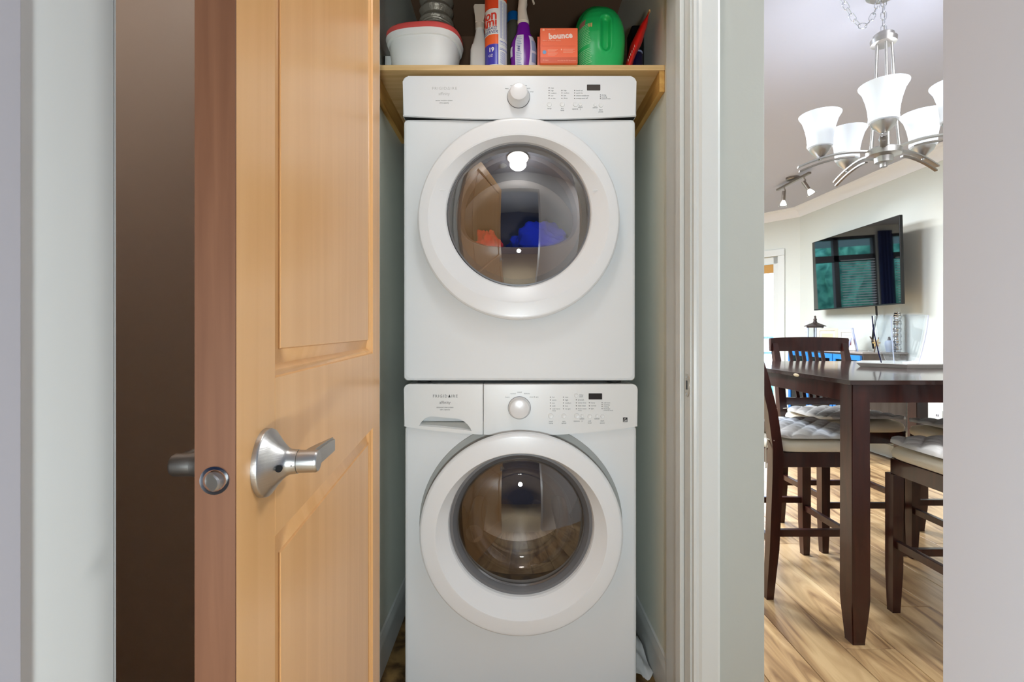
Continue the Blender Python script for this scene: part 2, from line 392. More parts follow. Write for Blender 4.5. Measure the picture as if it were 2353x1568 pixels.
# closet skirting
def skirt(name, x0, sgn, y0, y1, label):
    bm = B(); pr = [(0, 0), (.013, 0), (.013, .085), (.010, .092), (.010, .100), (.006, .108), (.005, .115), (0, .12)]
    loft(bm, [[(x0+sgn*a, y0, b) for a, b in pr], [(x0+sgn*a, y1, b) for a, b in pr]], True, True)
    struct(name, bm, 'trim', label)
skirt('baseboard_left', -.415, 1, 1.33, 2.24, 'white skirting on the left closet wall')
skirt('baseboard_right', .45, -1, 1.38, 2.24, 'white skirting on the right closet wall')
# near doorway (the camera looks through it)
NY0, NY1 = .30, .42
bm = B(); box(bm, -1.6, -.3435, NY0, NY1, 0, CEIL); box(bm, -.3435, .3715, NY0, NY1, 2.06, CEIL); box(bm, .3715, 3.3, NY0, NY1, 0, CEIL)
struct('wall_near', bm, 'jambgrey', 'pale wall beside the camera doorway')
bm = B(); box(bm, -.3434, -.3425, .333, .4195, 0, 2.06); box(bm, -.36, -.3425, .419, .4215, 0, 2.06)
struct('trim_4', bm, 'trimw', 'white lining of the near doorway on the left')
bm = B(); box(bm, -.3434, -.3345, .27, .3325, 0, 2.06, bev=.001)
struct('trim_5', bm, 'greystep', 'grey-white step on the near left doorway lining')
# hall and bedroom shell
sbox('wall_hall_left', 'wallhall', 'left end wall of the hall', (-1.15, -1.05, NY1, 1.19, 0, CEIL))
sbox('wall_bedroom', 'wallbed', 'dark blue walls of the room behind the camera', (-1.6, -1.5, -3, NY0, 0, CEIL), (1.5, 1.6, -3, NY0, 0, CEIL), (-1.6, 1.6, -3.1, -3, 0, CEIL))
# dining room shell
sbox('wall_right', 'wallr', 'pale grey-green dining room wall behind the television', (3.2, 3.32, NY1, 5.42, 0, CEIL))
P0 = Vector((3.2, 5.41, 0)); ang = math.atan2(.798, -.602)
AM = Matrix.Translation(P0) @ Matrix.Rotation(ang, 4, 'Z')      # local x along the angled wall, local -y to the outside... 
def abox(bm, *b, bev=0): box(bm, *b, mtx=AM, bev=bev)
DT0, DT1, DH = .235, 1.15, 1.935
bm = B(); abox(bm, 0, DT0-.0, -.12, 0, 0, CEIL); abox(bm, DT1, 2.0, -.12, 0, 0, CEIL); abox(bm, DT0, DT1, -.12, 0, DH, CEIL)
struct('wall_angled', bm, 'wallr', 'pale angled wall with the balcony door')
bm = B(); abox(bm, DT0-.075, DT0, 0, .018, 0, DH, bev=.003); abox(bm, DT1, DT1+.075, 0, .018, 0, DH, bev=.003); abox(bm, DT0-.075, DT1+.075, 0, .02, DH, DH+.075, bev=.003)
struct('trim_6', bm, 'trim', 'white casing around the balcony door')
bm = B(); abox(bm, DT0, DT0+.065, -.07, -.02, 0, DH, bev=.003); abox(bm, DT1-.065, DT1, -.07, -.02, 0, DH); abox(bm, DT0, DT1, -.07, -.02, 0, .2); abox(bm, DT0, DT1, -.07, -.02, DH-.08, DH)
d2 = struct('door_2', bm, 'trim', 'white framed glazed balcony door')
bm = B(); abox(bm, DT0+.065, DT1-.065, -.049, -.043, .2, DH-.08); obj('pane', bm, 'clear', d2)
bm = B(); abox(bm, DT0+.066, DT1-.066, -.035, -.025, DH-.185, DH-.085, bev=.003); obj('roller_shade', bm, 'rshade', d2, label='ochre fabric shade rolled to the top of the glass')
# crown moulding
def crown(name, pts, label):
    bm = B(); pr = [(0, -.10), (.006, -.10), (.010, -.088), (.018, -.082), (.030, -.050), (.055, -.026), (.072, -.018), (.078, -.008), (.090, -.006), (.092, 0), (0, 0)]
    (xa, ya), (xb, yb) = pts; d = Vector((xb-xa, yb-ya, 0)).normalized(); nrm = Vector((d.y, -d.x, 0))
    if nrm.dot(Vector((1.6, 4, 0))-Vector((xa, ya, 0))) < 0: nrm = -nrm
    loft(bm, [[Vector((x, y, CEIL))+nrm*a+Vector((0, 0, b)) for a, b in pr] for x, y in pts], True, True)
    struct(name, bm, 'crown', label)
crown('trim_7', ((3.2, .45), (3.2, 5.44)), 'white crown moulding above the television wall')
e1 = P0+Vector((-.602, .798, 0))*2.0
crown('trim_8', ((3.22, 5.385), (e1.x, e1.y)), 'white crown moulding above the angled wall')
skm = B(); box(skm, 3.186, 3.2, NY1, 5.41, 0, .11, bev=.002); struct('baseboard_dining', skm, 'trim', 'white skirting under the television wall')
bm = B(); abox(bm, 0, DT0-.076, 0, .014, 0, .11); struct('baseboard_angled', bm, 'trim', 'white skirting beside the balcony door')
# far window wall (seen reflected in the television)
wb = [(-1.6, .5, 6.98, 7.1, 0, CEIL), (.5, 1.0, 6.98, 7.1, 0, .45), (1.0, 1.2, 6.98, 7.1, 0, CEIL), (1.2, 2.2, 6.98, 7.1, 0, .45), (.5, 1.0, 6.98, 7.1, 2.32, CEIL), (1.2, 2.2, 6.98, 7.1, 2.32, CEIL)]
sbox('wall_far', 'wallr', 'far wall with tall windows', *wb)
wn = B()
for x0, x1 in ((.5, 1.0), (1.2, 1.72), (1.72, 2.06)):
    box(wn, x0, x0+.035, 7.0, 7.06, .45, 2.32); box(wn, x1-.035, x1, 7.0, 7.06, .45, 2.32)
    box(wn, x0, x1, 7.0, 7.06, 1.97, 2.06); box(wn, x0, x1, 7.0, 7.06, .45, .5); box(wn, x0, x1, 7.0, 7.06, 2.28, 2.32)
w1 = struct('window_1', wn, 'black', 'tall windows with dark frames in the far wall')
bl = B()
for x0, x1 in ((.54, .96), (1.24, 1.68)):
    z = .5
    while z < 1.98:
        box(bl, x0, x1, 6.96, 6.985, z, z+.010); z += .036
obj('blind_slats', bl, 'blind', w1, kind='stuff')
cu_ = B()
loft(cu_, [[(1.01+.009*i, 6.94+.02*math.sin(i*1.3), z) for i in range(21)] for z in (.02, 2.36)], closed=False); bmesh.ops.solidify(cu_, geom=cu_.faces[:], thickness=.004)
tag(obj('window_curtain', cu_, 'curtain', smooth=60), 'navy curtain hanging between the far windows', 'curtain')
sbox('wall_living_left', 'wall', 'left wall of the living room', (-1.6, -1.5, 2.36, 7.0, 0, CEIL), (-1.6, -1.05, 1.31, 2.36, 0, CEIL))
# hidden side of the closet block
# ---------------------------------------------------------------- outdoors
dk = B()
for i in range(14): box(dk, 2.0+i*.0, 7.0, 5.2+i*.2, 5.39+i*.2, -.2, -.16)
struct('ground_deck', dk, 'deck', 'grey balcony boards outside the glass door')
rl = thing('balcony_railing', 'blue-grey balcony railing outside the glazed door', 'railing', (4.3, 8.0, -.15))
for z in (.35, .6, .85, 1.1):
    bm = B(); box(bm, -1.9, 1.9, -.02, .02, z, z+.035); obj('rail', bm, 'rail', rl)
for x_ in (-1.9, -.6, .6, 1.9):
    bm = B(); box(bm, x_-.025, x_+.025, -.025, .025, 0, 1.15); obj('post', bm, 'rail', rl)
random.seed(3)
for i, (x_, y_, r_, lb) in enumerate(((-1.5, 10.8, 2.0, 'nearest leafy green bush outside the far windows'), (1.4, 14.8, 2.6, 'broad leafy green bush farther out behind the nearest one'), (-5.2, 14.6, 2.4, 'leftmost leafy green bush outside the far windows'))):
    bm = B(); bmesh.ops.create_icosphere(bm, subdivisions=5, radius=1)
    for v in bm.verts:
        q = v.co*2.2; d = 1+.22*mnoise.noise(q+Vector((i*9, 0, 0)))+.10*mnoise.noise(q*4)+.05*mnoise.noise(q*10)
        v.co = Vector((v.co.x*d*r_, v.co.y*d*r_*.7, v.co.z*d*3.4))
    o = obj('garden_bush', bm, 'foliage', loc=(x_, y_, .9)); tag(o, lb, 'bush', 'bushes outside the far windows')
gd = B(); box(gd, -8, 12, 7.9, 20, -.6, -.3); struct('ground', gd, 'foliage', 'lawn outside')

# ================================================================ CLOSET DOOR (honey wood, open)
th = math.atan(120/F); Z1 = .4335; X1 = -636/F*Z1; DL = .785; DTK = .034
drm = thing('door_1', 'honey-stained wooden panel door standing open', 'door', (X1, Z1, 0), PI/2+th)
del drm['category']; drm['kind'] = 'structure'
def dpart(name, bm, m='doorwood', parent=None, label=None): return obj(name, bm, m, parent or drm, label=label)
def dbox(x0, x1, z0, z1, y0=0., y1=DTK): 
    bm = B(); box(bm, x0, x1, y0, y1, z0, z1, bev=.0004, seg=1); return bm
ST0, ST1 = .094, .690
dpart('stile', dbox(0.0022, ST0, .01, 2.03)); dpart('stile', dbox(ST1, DL, .01, 2.03))
bm = B(); box(bm, 0, .0022, 0, DTK, .01, 2.03); dpart('edge_strip', bm, 'dooredge', label='long edge of the door, browned for its shade')
dpart('rail', dbox(ST0, ST1, .01, .20)); dpart('rail', dbox(ST0, ST1, .846, 1.018)); dpart('rail', dbox(ST0, ST1, 1.92, 2.03))
def panel(z0, z1):
    for side in (0, 1):
        yy = (lambda d: d) if side == 0 else (lambda d: DTK-d)
        def rr(i, d): return [(ST0+i, yy(d), z0+i), (ST1-i, yy(d), z0+i), (ST1-i, yy(d), z1-i), (ST0+i, yy(d), z1-i)]
        bm = B(); loft(bm, [rr(0, .0004), rr(.0012, .0035), rr(.0045, .0050), rr(.0075, .0085), rr(.0125, .0135)]); dpart('panel_moulding', bm)
        bm = B(); loft(bm, [rr(.0125, .0135), rr(.030, .0075), rr(.0312, .0048)], cap1=True); dpart('panel', bm)
panel(.20, .846); panel(1.018, 1.92)
# latch on the door edge
bm = B(); zc = EYE-341/F*Z1; yc = DTK*.5
def ring_yz(x, r, n=28, sq=1): return [(x, yc+r*math.cos(2*PI*i/n)*sq, zc+r*math.sin(2*PI*i/n)) for i in range(n)]
loft(bm, [ring_yz(0, .0127), ring_yz(-.0012, .0125), ring_yz(-.0012, .0098), ring_yz(.004, .0095)], cap1=True)
lt = dpart('latch_plate', bm, 'chrome')
bm = B(); loft(bm, [ring_yz(.003, .0085), ring_yz(-.009, .0082), ring_yz(-.0105, .0070)], cap1=True)
for v in bm.verts:
    if v.co.x < -.001: v.co.x = min(-.001, v.co.x + max(0, (v.co.y-yc+.004))*.9)
obj('latch_bolt', bm, 'nickel', lt)
# lever handles
def handle(sgn):
    hx, hz = .0655, .934
    y0 = 0 if sgn < 0 else DTK
    def rg(y, r, oct=0, n=48):
        out = []
        for i in range(n):
            a = 2*PI*i/n; k = 1-oct*(.5-.5*math.cos(a*6))
            out.append((hx+r*k*math.cos(a), y0+sgn*y, hz+r*k*math.sin(a)))
        return out
    bm = B(); loft(bm, [rg(.0, .0345), rg(.004, .0345), rg(.0060, .0338, .01), rg(.011, .0275, .05), rg(.0165, .0205, .06), rg(.022, .0150, .03), rg(.026, .0128, .0), rg(.033, .0122), rg(.0335, .0122)], cap1=True)
    rose = dpart('door_handle', bm, 'nickel')
    bm = B(); loft(bm, [rg(.0336, .0112), rg(.034, .0116), rg(.051, .0114), rg(.0535, .010)], cap0=True, cap1=True); obj('neck', bm, 'nickel', rose)
    if sgn < 0:
        bm = B(); prof = [(.004, .0372), (.007, .0375), (.011, .0380), (.030, .042), (.055, .0475), (.066, .050)]
        rings = []
        for u, yo in prof:      # blade: flat outer end, thinning away from the neck
            k = (u+.0102)/.0762; hh = .0098+.0014*min(1, max(0, k-.18)*6)-.0026*k; yi = yo-.0008; th_ = .0155-.0105*k
            cz = hz+.002*k
            rings.append([(hx+u, -(yi+th_), cz+hh), (hx+u, -(yi+th_), cz-hh), (hx+u, -yi, cz-hh), (hx+u, -yi, cz+hh)])
        loft(bm, rings, True, True); bmesh.ops.bevel(bm, geom=bm.edges[:], offset=.002, segments=2, affect='EDGES'); obj('lever', bm, 'nickel', rose)
        bm = B(); q = Vector((hx-.0185, y0-.0205, hz-.002)); nn = Vector((-.72, -.69, 0)); a1 = Vector((.69, -.72, 0)); a2 = Vector((0, 0, 1))
        loft(bm, [[q+nn*.0005+a1*.0036*math.cos(a)+a2*.0036*math.sin(a) for a in [2*PI*i/16 for i in range(16)]], [q-nn*.004+a1*.003*math.cos(a)+a2*.003*math.sin(a) for a in [2*PI*i/16 for i in range(16)]]], cap0=True)
        obj('emergency_hole', bm, 'black', rose)
        bm = B(); bmesh.ops.create_uvsphere(bm, u_segments=8, v_segments=6, radius=.0012, matrix=Matrix.Translation((hx-.0115, y0-.030, hz-.001))); obj('set_screw', bm, 'black', rose)
    else:
        bm = B(); rings = []
        for t in range(9):
            u = t/8; cx = hx-.0+u*.086
            rings.append([(cx, y0+.044+.0105*(1-.6*u)*math.cos(a), hz+.0115*(1-.3*u)*math.sin(a)) for a in [2*PI*i/20 for i in range(20)]])
        loft(bm, rings, True, True); obj('lever', bm, 'nickel', rose)
handle(-1); handle(1)
for hz in (.25, 1.02, 1.8):
    bm = B(); tube(bm, [(DL+.004, DTK+.004, hz-.045), (DL+.004, DTK+.004, hz+.045)], .006, 12); dpart('hinge', bm, 'nickel')

# hall ceiling lamp and smoke detector (seen in the dryer door glass)
cl = thing('ceiling_lamp', 'round flush ceiling lamp mirrored at the top of the dryer glass', 'ceiling light', (LAMP[0], LAMP[1], CEIL))
bm = B(); lathe(bm, [(.15, 0), (.155, -.004), (.155, -.02), (.148, -.022)], cap0=False, cap1=False, n=40); obj('rim', bm, 'nickel', cl)
bm = B(); lathe(bm, [(.147, -.012), (.140, -.035), (.115, -.058), (.07, -.072), (.0, -.076)], n=40, cap0=False, cap1=False); obj('dome', bm, 'lampglass', cl)
sd = thing('smoke_detector', 'small white round detector mirrored beside the lamp in the dryer glass', 'detector', (-.22, .62, CEIL))
bm = B(); lathe(bm, [(.06, 0), (.06, -.015), (.052, -.022), (.045, -.022), (.040, -.018), (.030, -.03), (0, -.032)], cap0=False, cap1=False); obj('housing', bm, 'plastic2', sd)
# ================================================================ WASHER AND DRYER
HW = .3430; DEPTH = .62; AH = .914
def rrect(x0, x1, z0, z1, r, y, nc=6, ns=14):
    pts = []
    cs = ((x1-r, z0+r, -PI/2), (x1-r, z1-r, 0), (x0+r, z1-r, PI/2), (x0+r, z0+r, PI))
    for k, (cx, cz, a0) in enumerate(cs):
        for i in range(nc+1):
            a = a0+PI/2*i/nc; pts.append((cx+r*math.cos(a), y, cz+r*math.sin(a)))
        nx = cs[(k+1) % 4]; a = nx[2]; e = (nx[0]+r*math.cos(a), nx[1]+r*math.sin(a)); s = pts[-1]
        for i in range(1, ns): pts.append((s[0]+(e[0]-s[0])*i/ns, y, s[2]+(e[1]-s[2])*i/ns))
    return pts
def body(root, z0, z1, hc, hr):
    """cabinet with rounded edges and a round hole in its front (centre hc, radius hr)"""
    bm = B(); r = .012
    R = [rrect(-HW, HW, z0, z1, r, DEPTH), rrect(-HW, HW, z0, z1, r, .008), rrect(-HW+.0025, HW-.0025, z0+.0025, z1-.0025, r, .0022), rrect(-HW+.008, HW-.008, z0+.008, z1-.008, r, 0)]
    R.append(rrect(-HW+.0095, HW-.0095, z0+.0095, z1-.0095, r, 0))
    last = R[-1]
    circ = []
    for p in last:
        a = math.atan2(p[2]-hc[1], p[0]-hc[0]); circ.append((hc[0]+hr*math.cos(a), 0, hc[1]+hr*math.sin(a)))
    mid = [tuple(Vector(p)*.12+Vector(q)*.88) for p, q in zip(last, circ)]
    inner = [(p[0], .04, p[2]) for p in circ]
    loft(bm, R+[mid, circ, inner], cap0=True)
    obj('cabinet', bm, 'enamel', root)
def drum(root, hc, r):
    bm = B(); loft(bm, [ell(.0402, r, cx=hc[0], cz=hc[1]), ell(.06, r+.03, cx=hc[0], cz=hc[1]), ell(.40, r+.03, cx=hc[0], cz=hc[1]), ell(.42, r-.02, cx=hc[0], cz=hc[1])], cap1=True)
    obj('drum', bm, 'drum', root)
def panel_poly(zl, zc, ztop, x0=-HW, x1=HW, rl=.016, rr=.016, n=24):
    pts = []
    for i in range(n+1):
        x = x0+(x1-x0)*i/n; pts.append((x, zc+(zl-zc)*(x/HW)**2))
    if rr: pts += [(x1-rr+rr*math.cos(a), ztop-rr+rr*math.sin(a)) for a in [PI/2*i/6 for i in range(7)]]
    else: pts.append((x1, ztop))
    if rl: pts += [(x0+rl+rl*math.cos(a), ztop-rl+rl*math.sin(a)) for a in [PI/2+PI/2*i/6 for i in range(7)]]
    else: pts.append((x0, ztop))
    return pts
def printing(root, name, items, m, fy):
    for s, size, x, z, al in items:
        bm = B(); add_text(bm, s, size, x, fy-.0003, z, align=al); obj(name, bm, m, root, smooth=0)
def disc(bm, x, z, r, y, n=16, thick=.0006):
    loft(bm, [[(x+r*math.cos(2*PI*i/n), y, z+r*math.sin(2*PI*i/n)) for i in range(n)], [(x+r*math.cos(2*PI*i/n), y-thick, z+r*math.sin(2*PI*i/n)) for i in range(n)]], cap1=True)
def button(root, x, z, r, fy):
    bm = B(); n = 24
    c = lambda rr, y: [(x+rr*math.cos(2*PI*i/n), y, z+rr*math.sin(2*PI*i/n)) for i in range(n)]
    loft(bm, [c(r, fy+.0005), c(r, fy-.0008), c(r*.9, fy-.0020), c(r*.6, fy-.0016), c(.0001, fy-.0012)]); obj('button', bm, 'plastic2', root)
def knob(root, x, z, fy, r0, r1, h, name='knob'):
    bm = B(); c = lambda rr, y: [(x+rr*math.cos(2*PI*i/48), y, z+rr*math.sin(2*PI*i/48)) for i in range(48)]
    loft(bm, [c(r0+.0012, fy+.0002), c(r0+.0012, fy-.0012), c(r0-.002, fy-.0014)]); obj('knob_collar', bm, 'gasket', root)
    bm = B(); loft(bm, [c(r0-.0005, fy-.001), c(r0, fy-.004), c(r0*.93, fy-h*.35), c(r1, fy-h*.86), c(r1-.0015, fy-h*.97), c(r1-.004, fy-h), c(r1*.5, fy-h-.0006), c(.0001, fy-h-.0008)]); obj(name, bm, 'knob', root)

# ---------------------------------------------------------------- dryer (upper)
DX = .0222; FY = 1.44; DZ = .922; DH_ = .896
dry = thing('tumble_dryer', 'white front-loading tumble dryer stacked on top under the shelf', 'dryer', (DX, FY, DZ))
def dl(px, py, y): p = W(px, py, FY+y); return p.x-DX, p.z-DZ
hc = (-.002, .488)
body(dry, 0, .774, hc, .215); drum(dry, hc, .20)
FP = -.010
bm = B(); prism(bm, panel_poly(.780, .769, DH_), FP, .30, .004); obj('control_panel', bm, 'plastic', dry)
bm = B(); prism(bm, [(x, z-.0005) for x, z in panel_poly(.7795, .7685, .79, -HW+.002, HW-.002, 0, 0)], -.0015, .02); obj('panel_seam', bm, 'darkgap', dry)
# body shoulder under the panel seam
dc = (-.003, .471)
bm = B(); loft(bm, [ell(.0, .284, .284, dc[0], dc[1]), ell(-.016, .284, .284, dc[0], dc[1]), ell(-.0165, .21, .21, hc[0], hc[1])]); obj('door_backing', bm, 'darkgap', dry)
bm = B()
E = lambda y, rx, rz, cz=0.: ell(y, rx, rz, dc[0], dc[1]+cz, 128)
loft(bm, [E(-.016, .276, .276), E(-.0165, .288, .288), E(-.020, .2915, .2915), E(-.030, .2925, .2925), E(-.0375, .2905, .2905), E(-.041, .2865, .2865), E(-.0425, .280, .280), E(-.044, .2605, .243),
          E(-.0425, .2560, .2380, .0005), E(-.022, .214, .2125, .0145), E(-.018, .2105, .2105, .0165), E(-.010, .209, .209, .017)])
ring = obj('door', bm, 'plastic', dry, smooth=17)
for sx_ in (-1, 1):
    a = math.radians(20); x_ = dc[0]+sx_*.222; z_ = dc[1]+.082
    bm = B(); box(bm, x_-.011, x_+.011, -.036, -.0335, z_-.0012, z_+.0012, bev=.001); obj('hinge_notch', bm, 'plastic2', ring)
G = lambda y, r: ell(y, r, r, hc[0], hc[1], 96)
bm = B(); loft(bm, [G(-.011, .2092), G(-.0115, .2045), G(.006, .187), G(.012, .187)]); obj('window_rim', bm, 'gasket', dry)
def dome(root, hc, r, y0, sag, m, name):
    R = (r*r+sag*sag)/(2*sag); bm = B(); rs = []
    for i in range(19):
        rr = r*math.cos(PI/2*i/18)
        if i == 18: rr = .0004
        rs.append(ell(y0-(math.sqrt(R*R-rr*rr)-(R-sag)), rr, rr, hc[0], hc[1], 96))
    loft(bm, rs, cap1=True); o = obj(name, bm, m, root, smooth=80)
    return o
dome(dry, hc, .2042, -.012, .040, 'dryglass', 'door_glass')
# inner liner with the flat-bottomed window
def dshape(y, r, zf, rc=.03, n=96):
    pts = []
    for i in range(n):
        a = 2*PI*i/n; x, z = r*math.cos(a), r*1.0*math.sin(a)
        if z < zf:
            t = (zf-z)/(r+zf); x2 = x
            z = zf-.006*math.sin(t*PI/2)
            x = x2*(1.0)
        pts.append((hc[0]+x, y, hc[1]+z))
    return pts
def dsh(y, r, zf, k=0.):
    pts = []
    for i in range(96):
        a = 2*PI*i/96; x, z = r*math.cos(a), r*math.sin(a)
        if z < 0:      # lower half is squashed: rounded corners into a flat bottom
            p = 3.2; z = -abs(zf)*abs(math.sin(a))**(1/1.0); c_ = math.cos(a)
            den = (abs(c_)**p+abs(math.sin(a))**p)**(1/p); x = r*c_/den; z = zf*abs(math.sin(a))/den
        pts.append((hc[0]+x, y, hc[1]+z))
    return pts
bm = B(); loft(bm, [G(.010, .188), dsh(.011, .178, -.096), dsh(.013, .174, -.092), dsh(.045, .165, -.085)]); obj('door_liner', bm, 'liner', dry)
# lettering, lamps and buttons
bm = B(); add_text(bm, 'FRIGIDΔIRE', .0118, *[*dl(1021, 203.5, FP)][:1], FP-.0002, dl(1021, 203.5, FP)[1], spacing=1.25); obj('maker_name', bm, 'printfaint', dry, smooth=0)
bm = B(); add_text(bm, 'affinity', .0125, dl(1020, 216, FP)[0], FP-.0002, dl(1020, 216, FP)[1]); obj('range_name', bm, 'printfaint', dry, smooth=0)
def T(s, size, px, py, al='LEFT'): x, z = dl(px, py, FP); return (s, size, x, z, al)
its = [T('sensor moisture system', .0052, 1020, 231, 'CENTER'), T('ultra capacity', .0052, 1020, 236.5, 'CENTER')]
for s, px, py in (('heavy', 1164, 203.5), ('normal', 1177, 197), ('casual', 1192, 193.5), ('delicate', 1205, 197), ('quick', 1214, 203), ('timed', 1221, 211)): its.append(T(s, .0046, px, py, 'CENTER'))
for px, py0, ws, dy in ((1265, 202.5, ('max', 'high', 'medium', 'low', 'air dry'), 5.9), (1294.5, 208, ('high', 'medium', 'low', 'damp'), 5.9), (1323.5, 208, ('touch up', 'quick dry', 'extend tumble on', 'energy saver off'), 6.0), (1382, 218.5, ('drying', 'cooling', 'control lock'), 4.3)):
    for i, s in enumerate(ws): its.append(T(s, .0052, px, py0+i*dy))
for s, px, py in (('temp', 1262, 249.5), ('dry', 1291.5, 249.5), ('level', 1291.5, 254), ('options', 1321, 250.5), ('select', 1333, 246.5), ('2', 1333, 251.5), ('cancel', 1367, 247.5), ('start', 1380, 252.5), ('pause', 1380, 257)): its.append(T(s, .0058, px, py, 'CENTER'))
printing(dry, 'printed_label', its, 'print', FP)
for px, ys in ((1261.3, (202.3, 208, 213.8, 219.8, 225.8)), (1290.8, (208, 213.8, 219.8, 226)), (1320, (208, 213.8, 220, 226.2)), (1379, (218.5, 222.8, 227))):
    for py in ys:
        x, z = dl(px, py, FP); bm = B(); disc(bm, x, z, .0013, FP, 10); obj('indicator_lamp', bm, 'darkgap', dry)
for px, py, r in ((1261.6, 240, 5.5), (1291.5, 240, 5.5), (1321.5, 240, 5.5), (1333, 240, 4), (1367, 242, 4), (1380, 242, 5)):
    x, z = dl(px, py, FP); button(dry, x, z, r/783, FP)
x, z = dl(1363.5, 201.3, FP); bm = B(); prism(bm, [(a, b) for a, _, b in rrect(x-.0197, x+.0197, z-.0085, z+.0085, .0015, 0, 3, 2)], FP-.0008, FP+.001); obj('display', bm, 'display', dry)
x, z = dl(1191, 223, FP); knob(dry, x, z, FP, .0325, .0255, .036)
for sx_ in (-1, 1):
    bm = B(); lathe(bm, [(.02, -.0075), (.02, -.0004)], cx=sx_*.29, cy=.05); obj('foot', bm, 'darkgap', dry)
    bm = B(); lathe(bm, [(.02, -.0075), (.02, -.0004)], cx=sx_*.29, cy=.56); obj('foot', bm, 'darkgap', dry)

# ---------------------------------------------------------------- washer (lower)
WX = .0257
wsh = thing('washing_machine', 'white front-loading washing machine standing on the closet floor', 'washing machine', (WX, FY, 0))
def wl(px, py, y): p = W(px, py, FY+y); return p.x-WX, p.z
hw_ = (.0007, .505)
body(wsh, .012, .79, hw_, .215); drum(wsh, hw_, .20)
for sx_ in (-1, 1):
    for cy_ in (.05, .56):
        bm = B(); lathe(bm, [(.022, 0), (.022, .008), (.01, .009), (.01, .0125)], cx=sx_*.29, cy=cy_); obj('foot', bm, 'darkgap', wsh)
FPW = -.010
pp = panel_poly(.789, .762, AH-.001, -.1095, HW, 0, .014); 
bm = B(); prism(bm, pp, FPW, .30, .0025); obj('control_panel', bm, 'plastic2', wsh)
bm = B(); prism(bm, [(x, z-.0006) for x, z in panel_poly(.7885, .7613, .80, -HW+.002, HW-.002, 0, 0)], -.0012, .02); obj('panel_seam', bm, 'recessgrey', wsh)
# detergent drawer with a scooped handle (boolean cut)
pp = panel_poly(.789, .762, AH-.001, -HW, -.1108, .014, 0)
bm = B(); prism(bm, pp, FPW, .12, .0025); dme = finish(bm, 'detergent_drawer', 35)
hp = [(962, 979), (968, 970), (976, 962.5), (984, 958.2), (990, 957), (1010, 958.6), (1030, 960.6), (1046, 962.2), (1056, 964.2), (1066, 969), (1074, 976), (1080, 984), (1083, 991), (1060, 988.2), (1030, 985), (1000, 981.6)]
P = [wl(a, b, FPW) for a, b in hp]
cb = B(); top = P[:13]; 
r0 = [(x, FPW-.004, z) for x, z in P]
r1 = [(x, FPW+.0002, z) for x, z in P]
zt = lambda z, zb, k: zb+(z-zb)*k
r2 = []
for i, (x, z) in enumerate(P):
    if i <= 12: r2.append((x*.985+(-.222)*.015, FPW+.030, z-.001))
    else: r2.append((x*.97+(-.222)*.03, FPW+.030, z+.012))
r2[0] = (P[0][0]+.006, FPW+.030, P[0][1]+.011); r2[12] = (P[12][0]-.005, FPW+.030, P[12][1]+.012); r2[1] = (P[1][0]+.004, FPW+.03, P[1][1]+.004); r2[11] = (P[11][0]-.003, FPW+.03, P[11][1]+.006)
loft(cb, [r0, r1, r2], True, True); cme = finish(cb, 'cut', 0)
do = bpy.data.objects.new('detergent_drawer', dme); co = bpy.data.objects.new('cut', cme); C.objects.link(do); C.objects.link(co)
md = do.modifiers.new('b', 'BOOLEAN'); md.operation = 'DIFFERENCE'; md.object = co; md.solver = 'EXACT'
dg = bpy.context.evaluated_depsgraph_get(); dg.update(); nm = bpy.data.meshes.new_from_object(do.evaluated_get(dg))
bpy.data.objects.remove(do); bpy.data.objects.remove(co); nm.set_sharp_from_angle(angle=math.radians(30))
obj('detergent_drawer', nm, 'plastic2', wsh)
# door
wc = (.0006, .489)
bm = B(); disc_r = lambda y, r, cz: ell(y, r, r, wc[0], wc[1]+cz, 96)
loft(bm, [disc_r(.0003, .300, .0115), disc_r(-.003, .2985, .0115), disc_r(-.0035, .255, .0115)]); obj('door_surround', bm, 'recessgrey', wsh)
bm = B(); E = lambda y, rx, rz, cz=0.: ell(y, rx, rz, wc[0], wc[1]+cz, 128)
loft(bm, [E(-.003, .262, .262), E(-.018, .272, .272), E(-.024, .284, .284), E(-.036, .2905, .2905), E(-.047, .2912, .2912), E(-.053, .289, .289), E(-.056, .285, .285), E(-.058, .278, .278), E(-.0605, .246, .240, -.004),
          E(-.0600, .2435, .2375, -.004), E(-.0575, .241, .2355, -.0035), E(-.030, .212, .212, .0145), E(-.024, .2095, .2095, .0165), E(-.014, .2085, .2085, .0175)])
obj('door', bm, 'plastic', wsh, smooth=17)
G2 = lambda y, r: ell(y, r, r, hw_[0], hw_[1]+.001, 96)
bm = B(); loft(bm, [G2(-.015, .2087), G2(-.0155, .200), G2(.002, .190), G2(.004, .186)]); obj('window_rim', bm, 'gasket', wsh)
bm = B(); loft(bm, [G2(-.008, .1885), G2(-.010, .186), G2(-.006, .182), G2(.006, .180), G2(.035, .172), G2(.06, .150), G2(.068, .130), G2(.066, .120)]); obj('bowl_wall', bm, 'bowl', wsh)
bm = B(); loft(bm, [G2(-.0085, .1875), G2(-.0115, .1855), G2(-.0085, .1835)]); obj('bowl_lip', bm, 'clear', wsh)
dome(wsh, (hw_[0], hw_[1]+.001), .184, -.004, .030, 'wshglass', 'door_glass')
bm = B(); loft(bm, [G2(.067, .121), G2(.072, .100), G2(.066, .06), G2(.060, .02), G2(.060, .0005)]); obj('bowl_bottom', bm, 'bowl', wsh)
for k in range(3):
    a = PI/2+k*2*PI/3; bm = B(); tube(bm, [(hw_[0]+.17*math.cos(a), .12, hw_[1]+.17*math.sin(a)), (hw_[0]+.17*math.cos(a), .40, hw_[1]+.17*math.sin(a))], .028, 12); obj('drum_paddle', bm, 'drum', wsh)
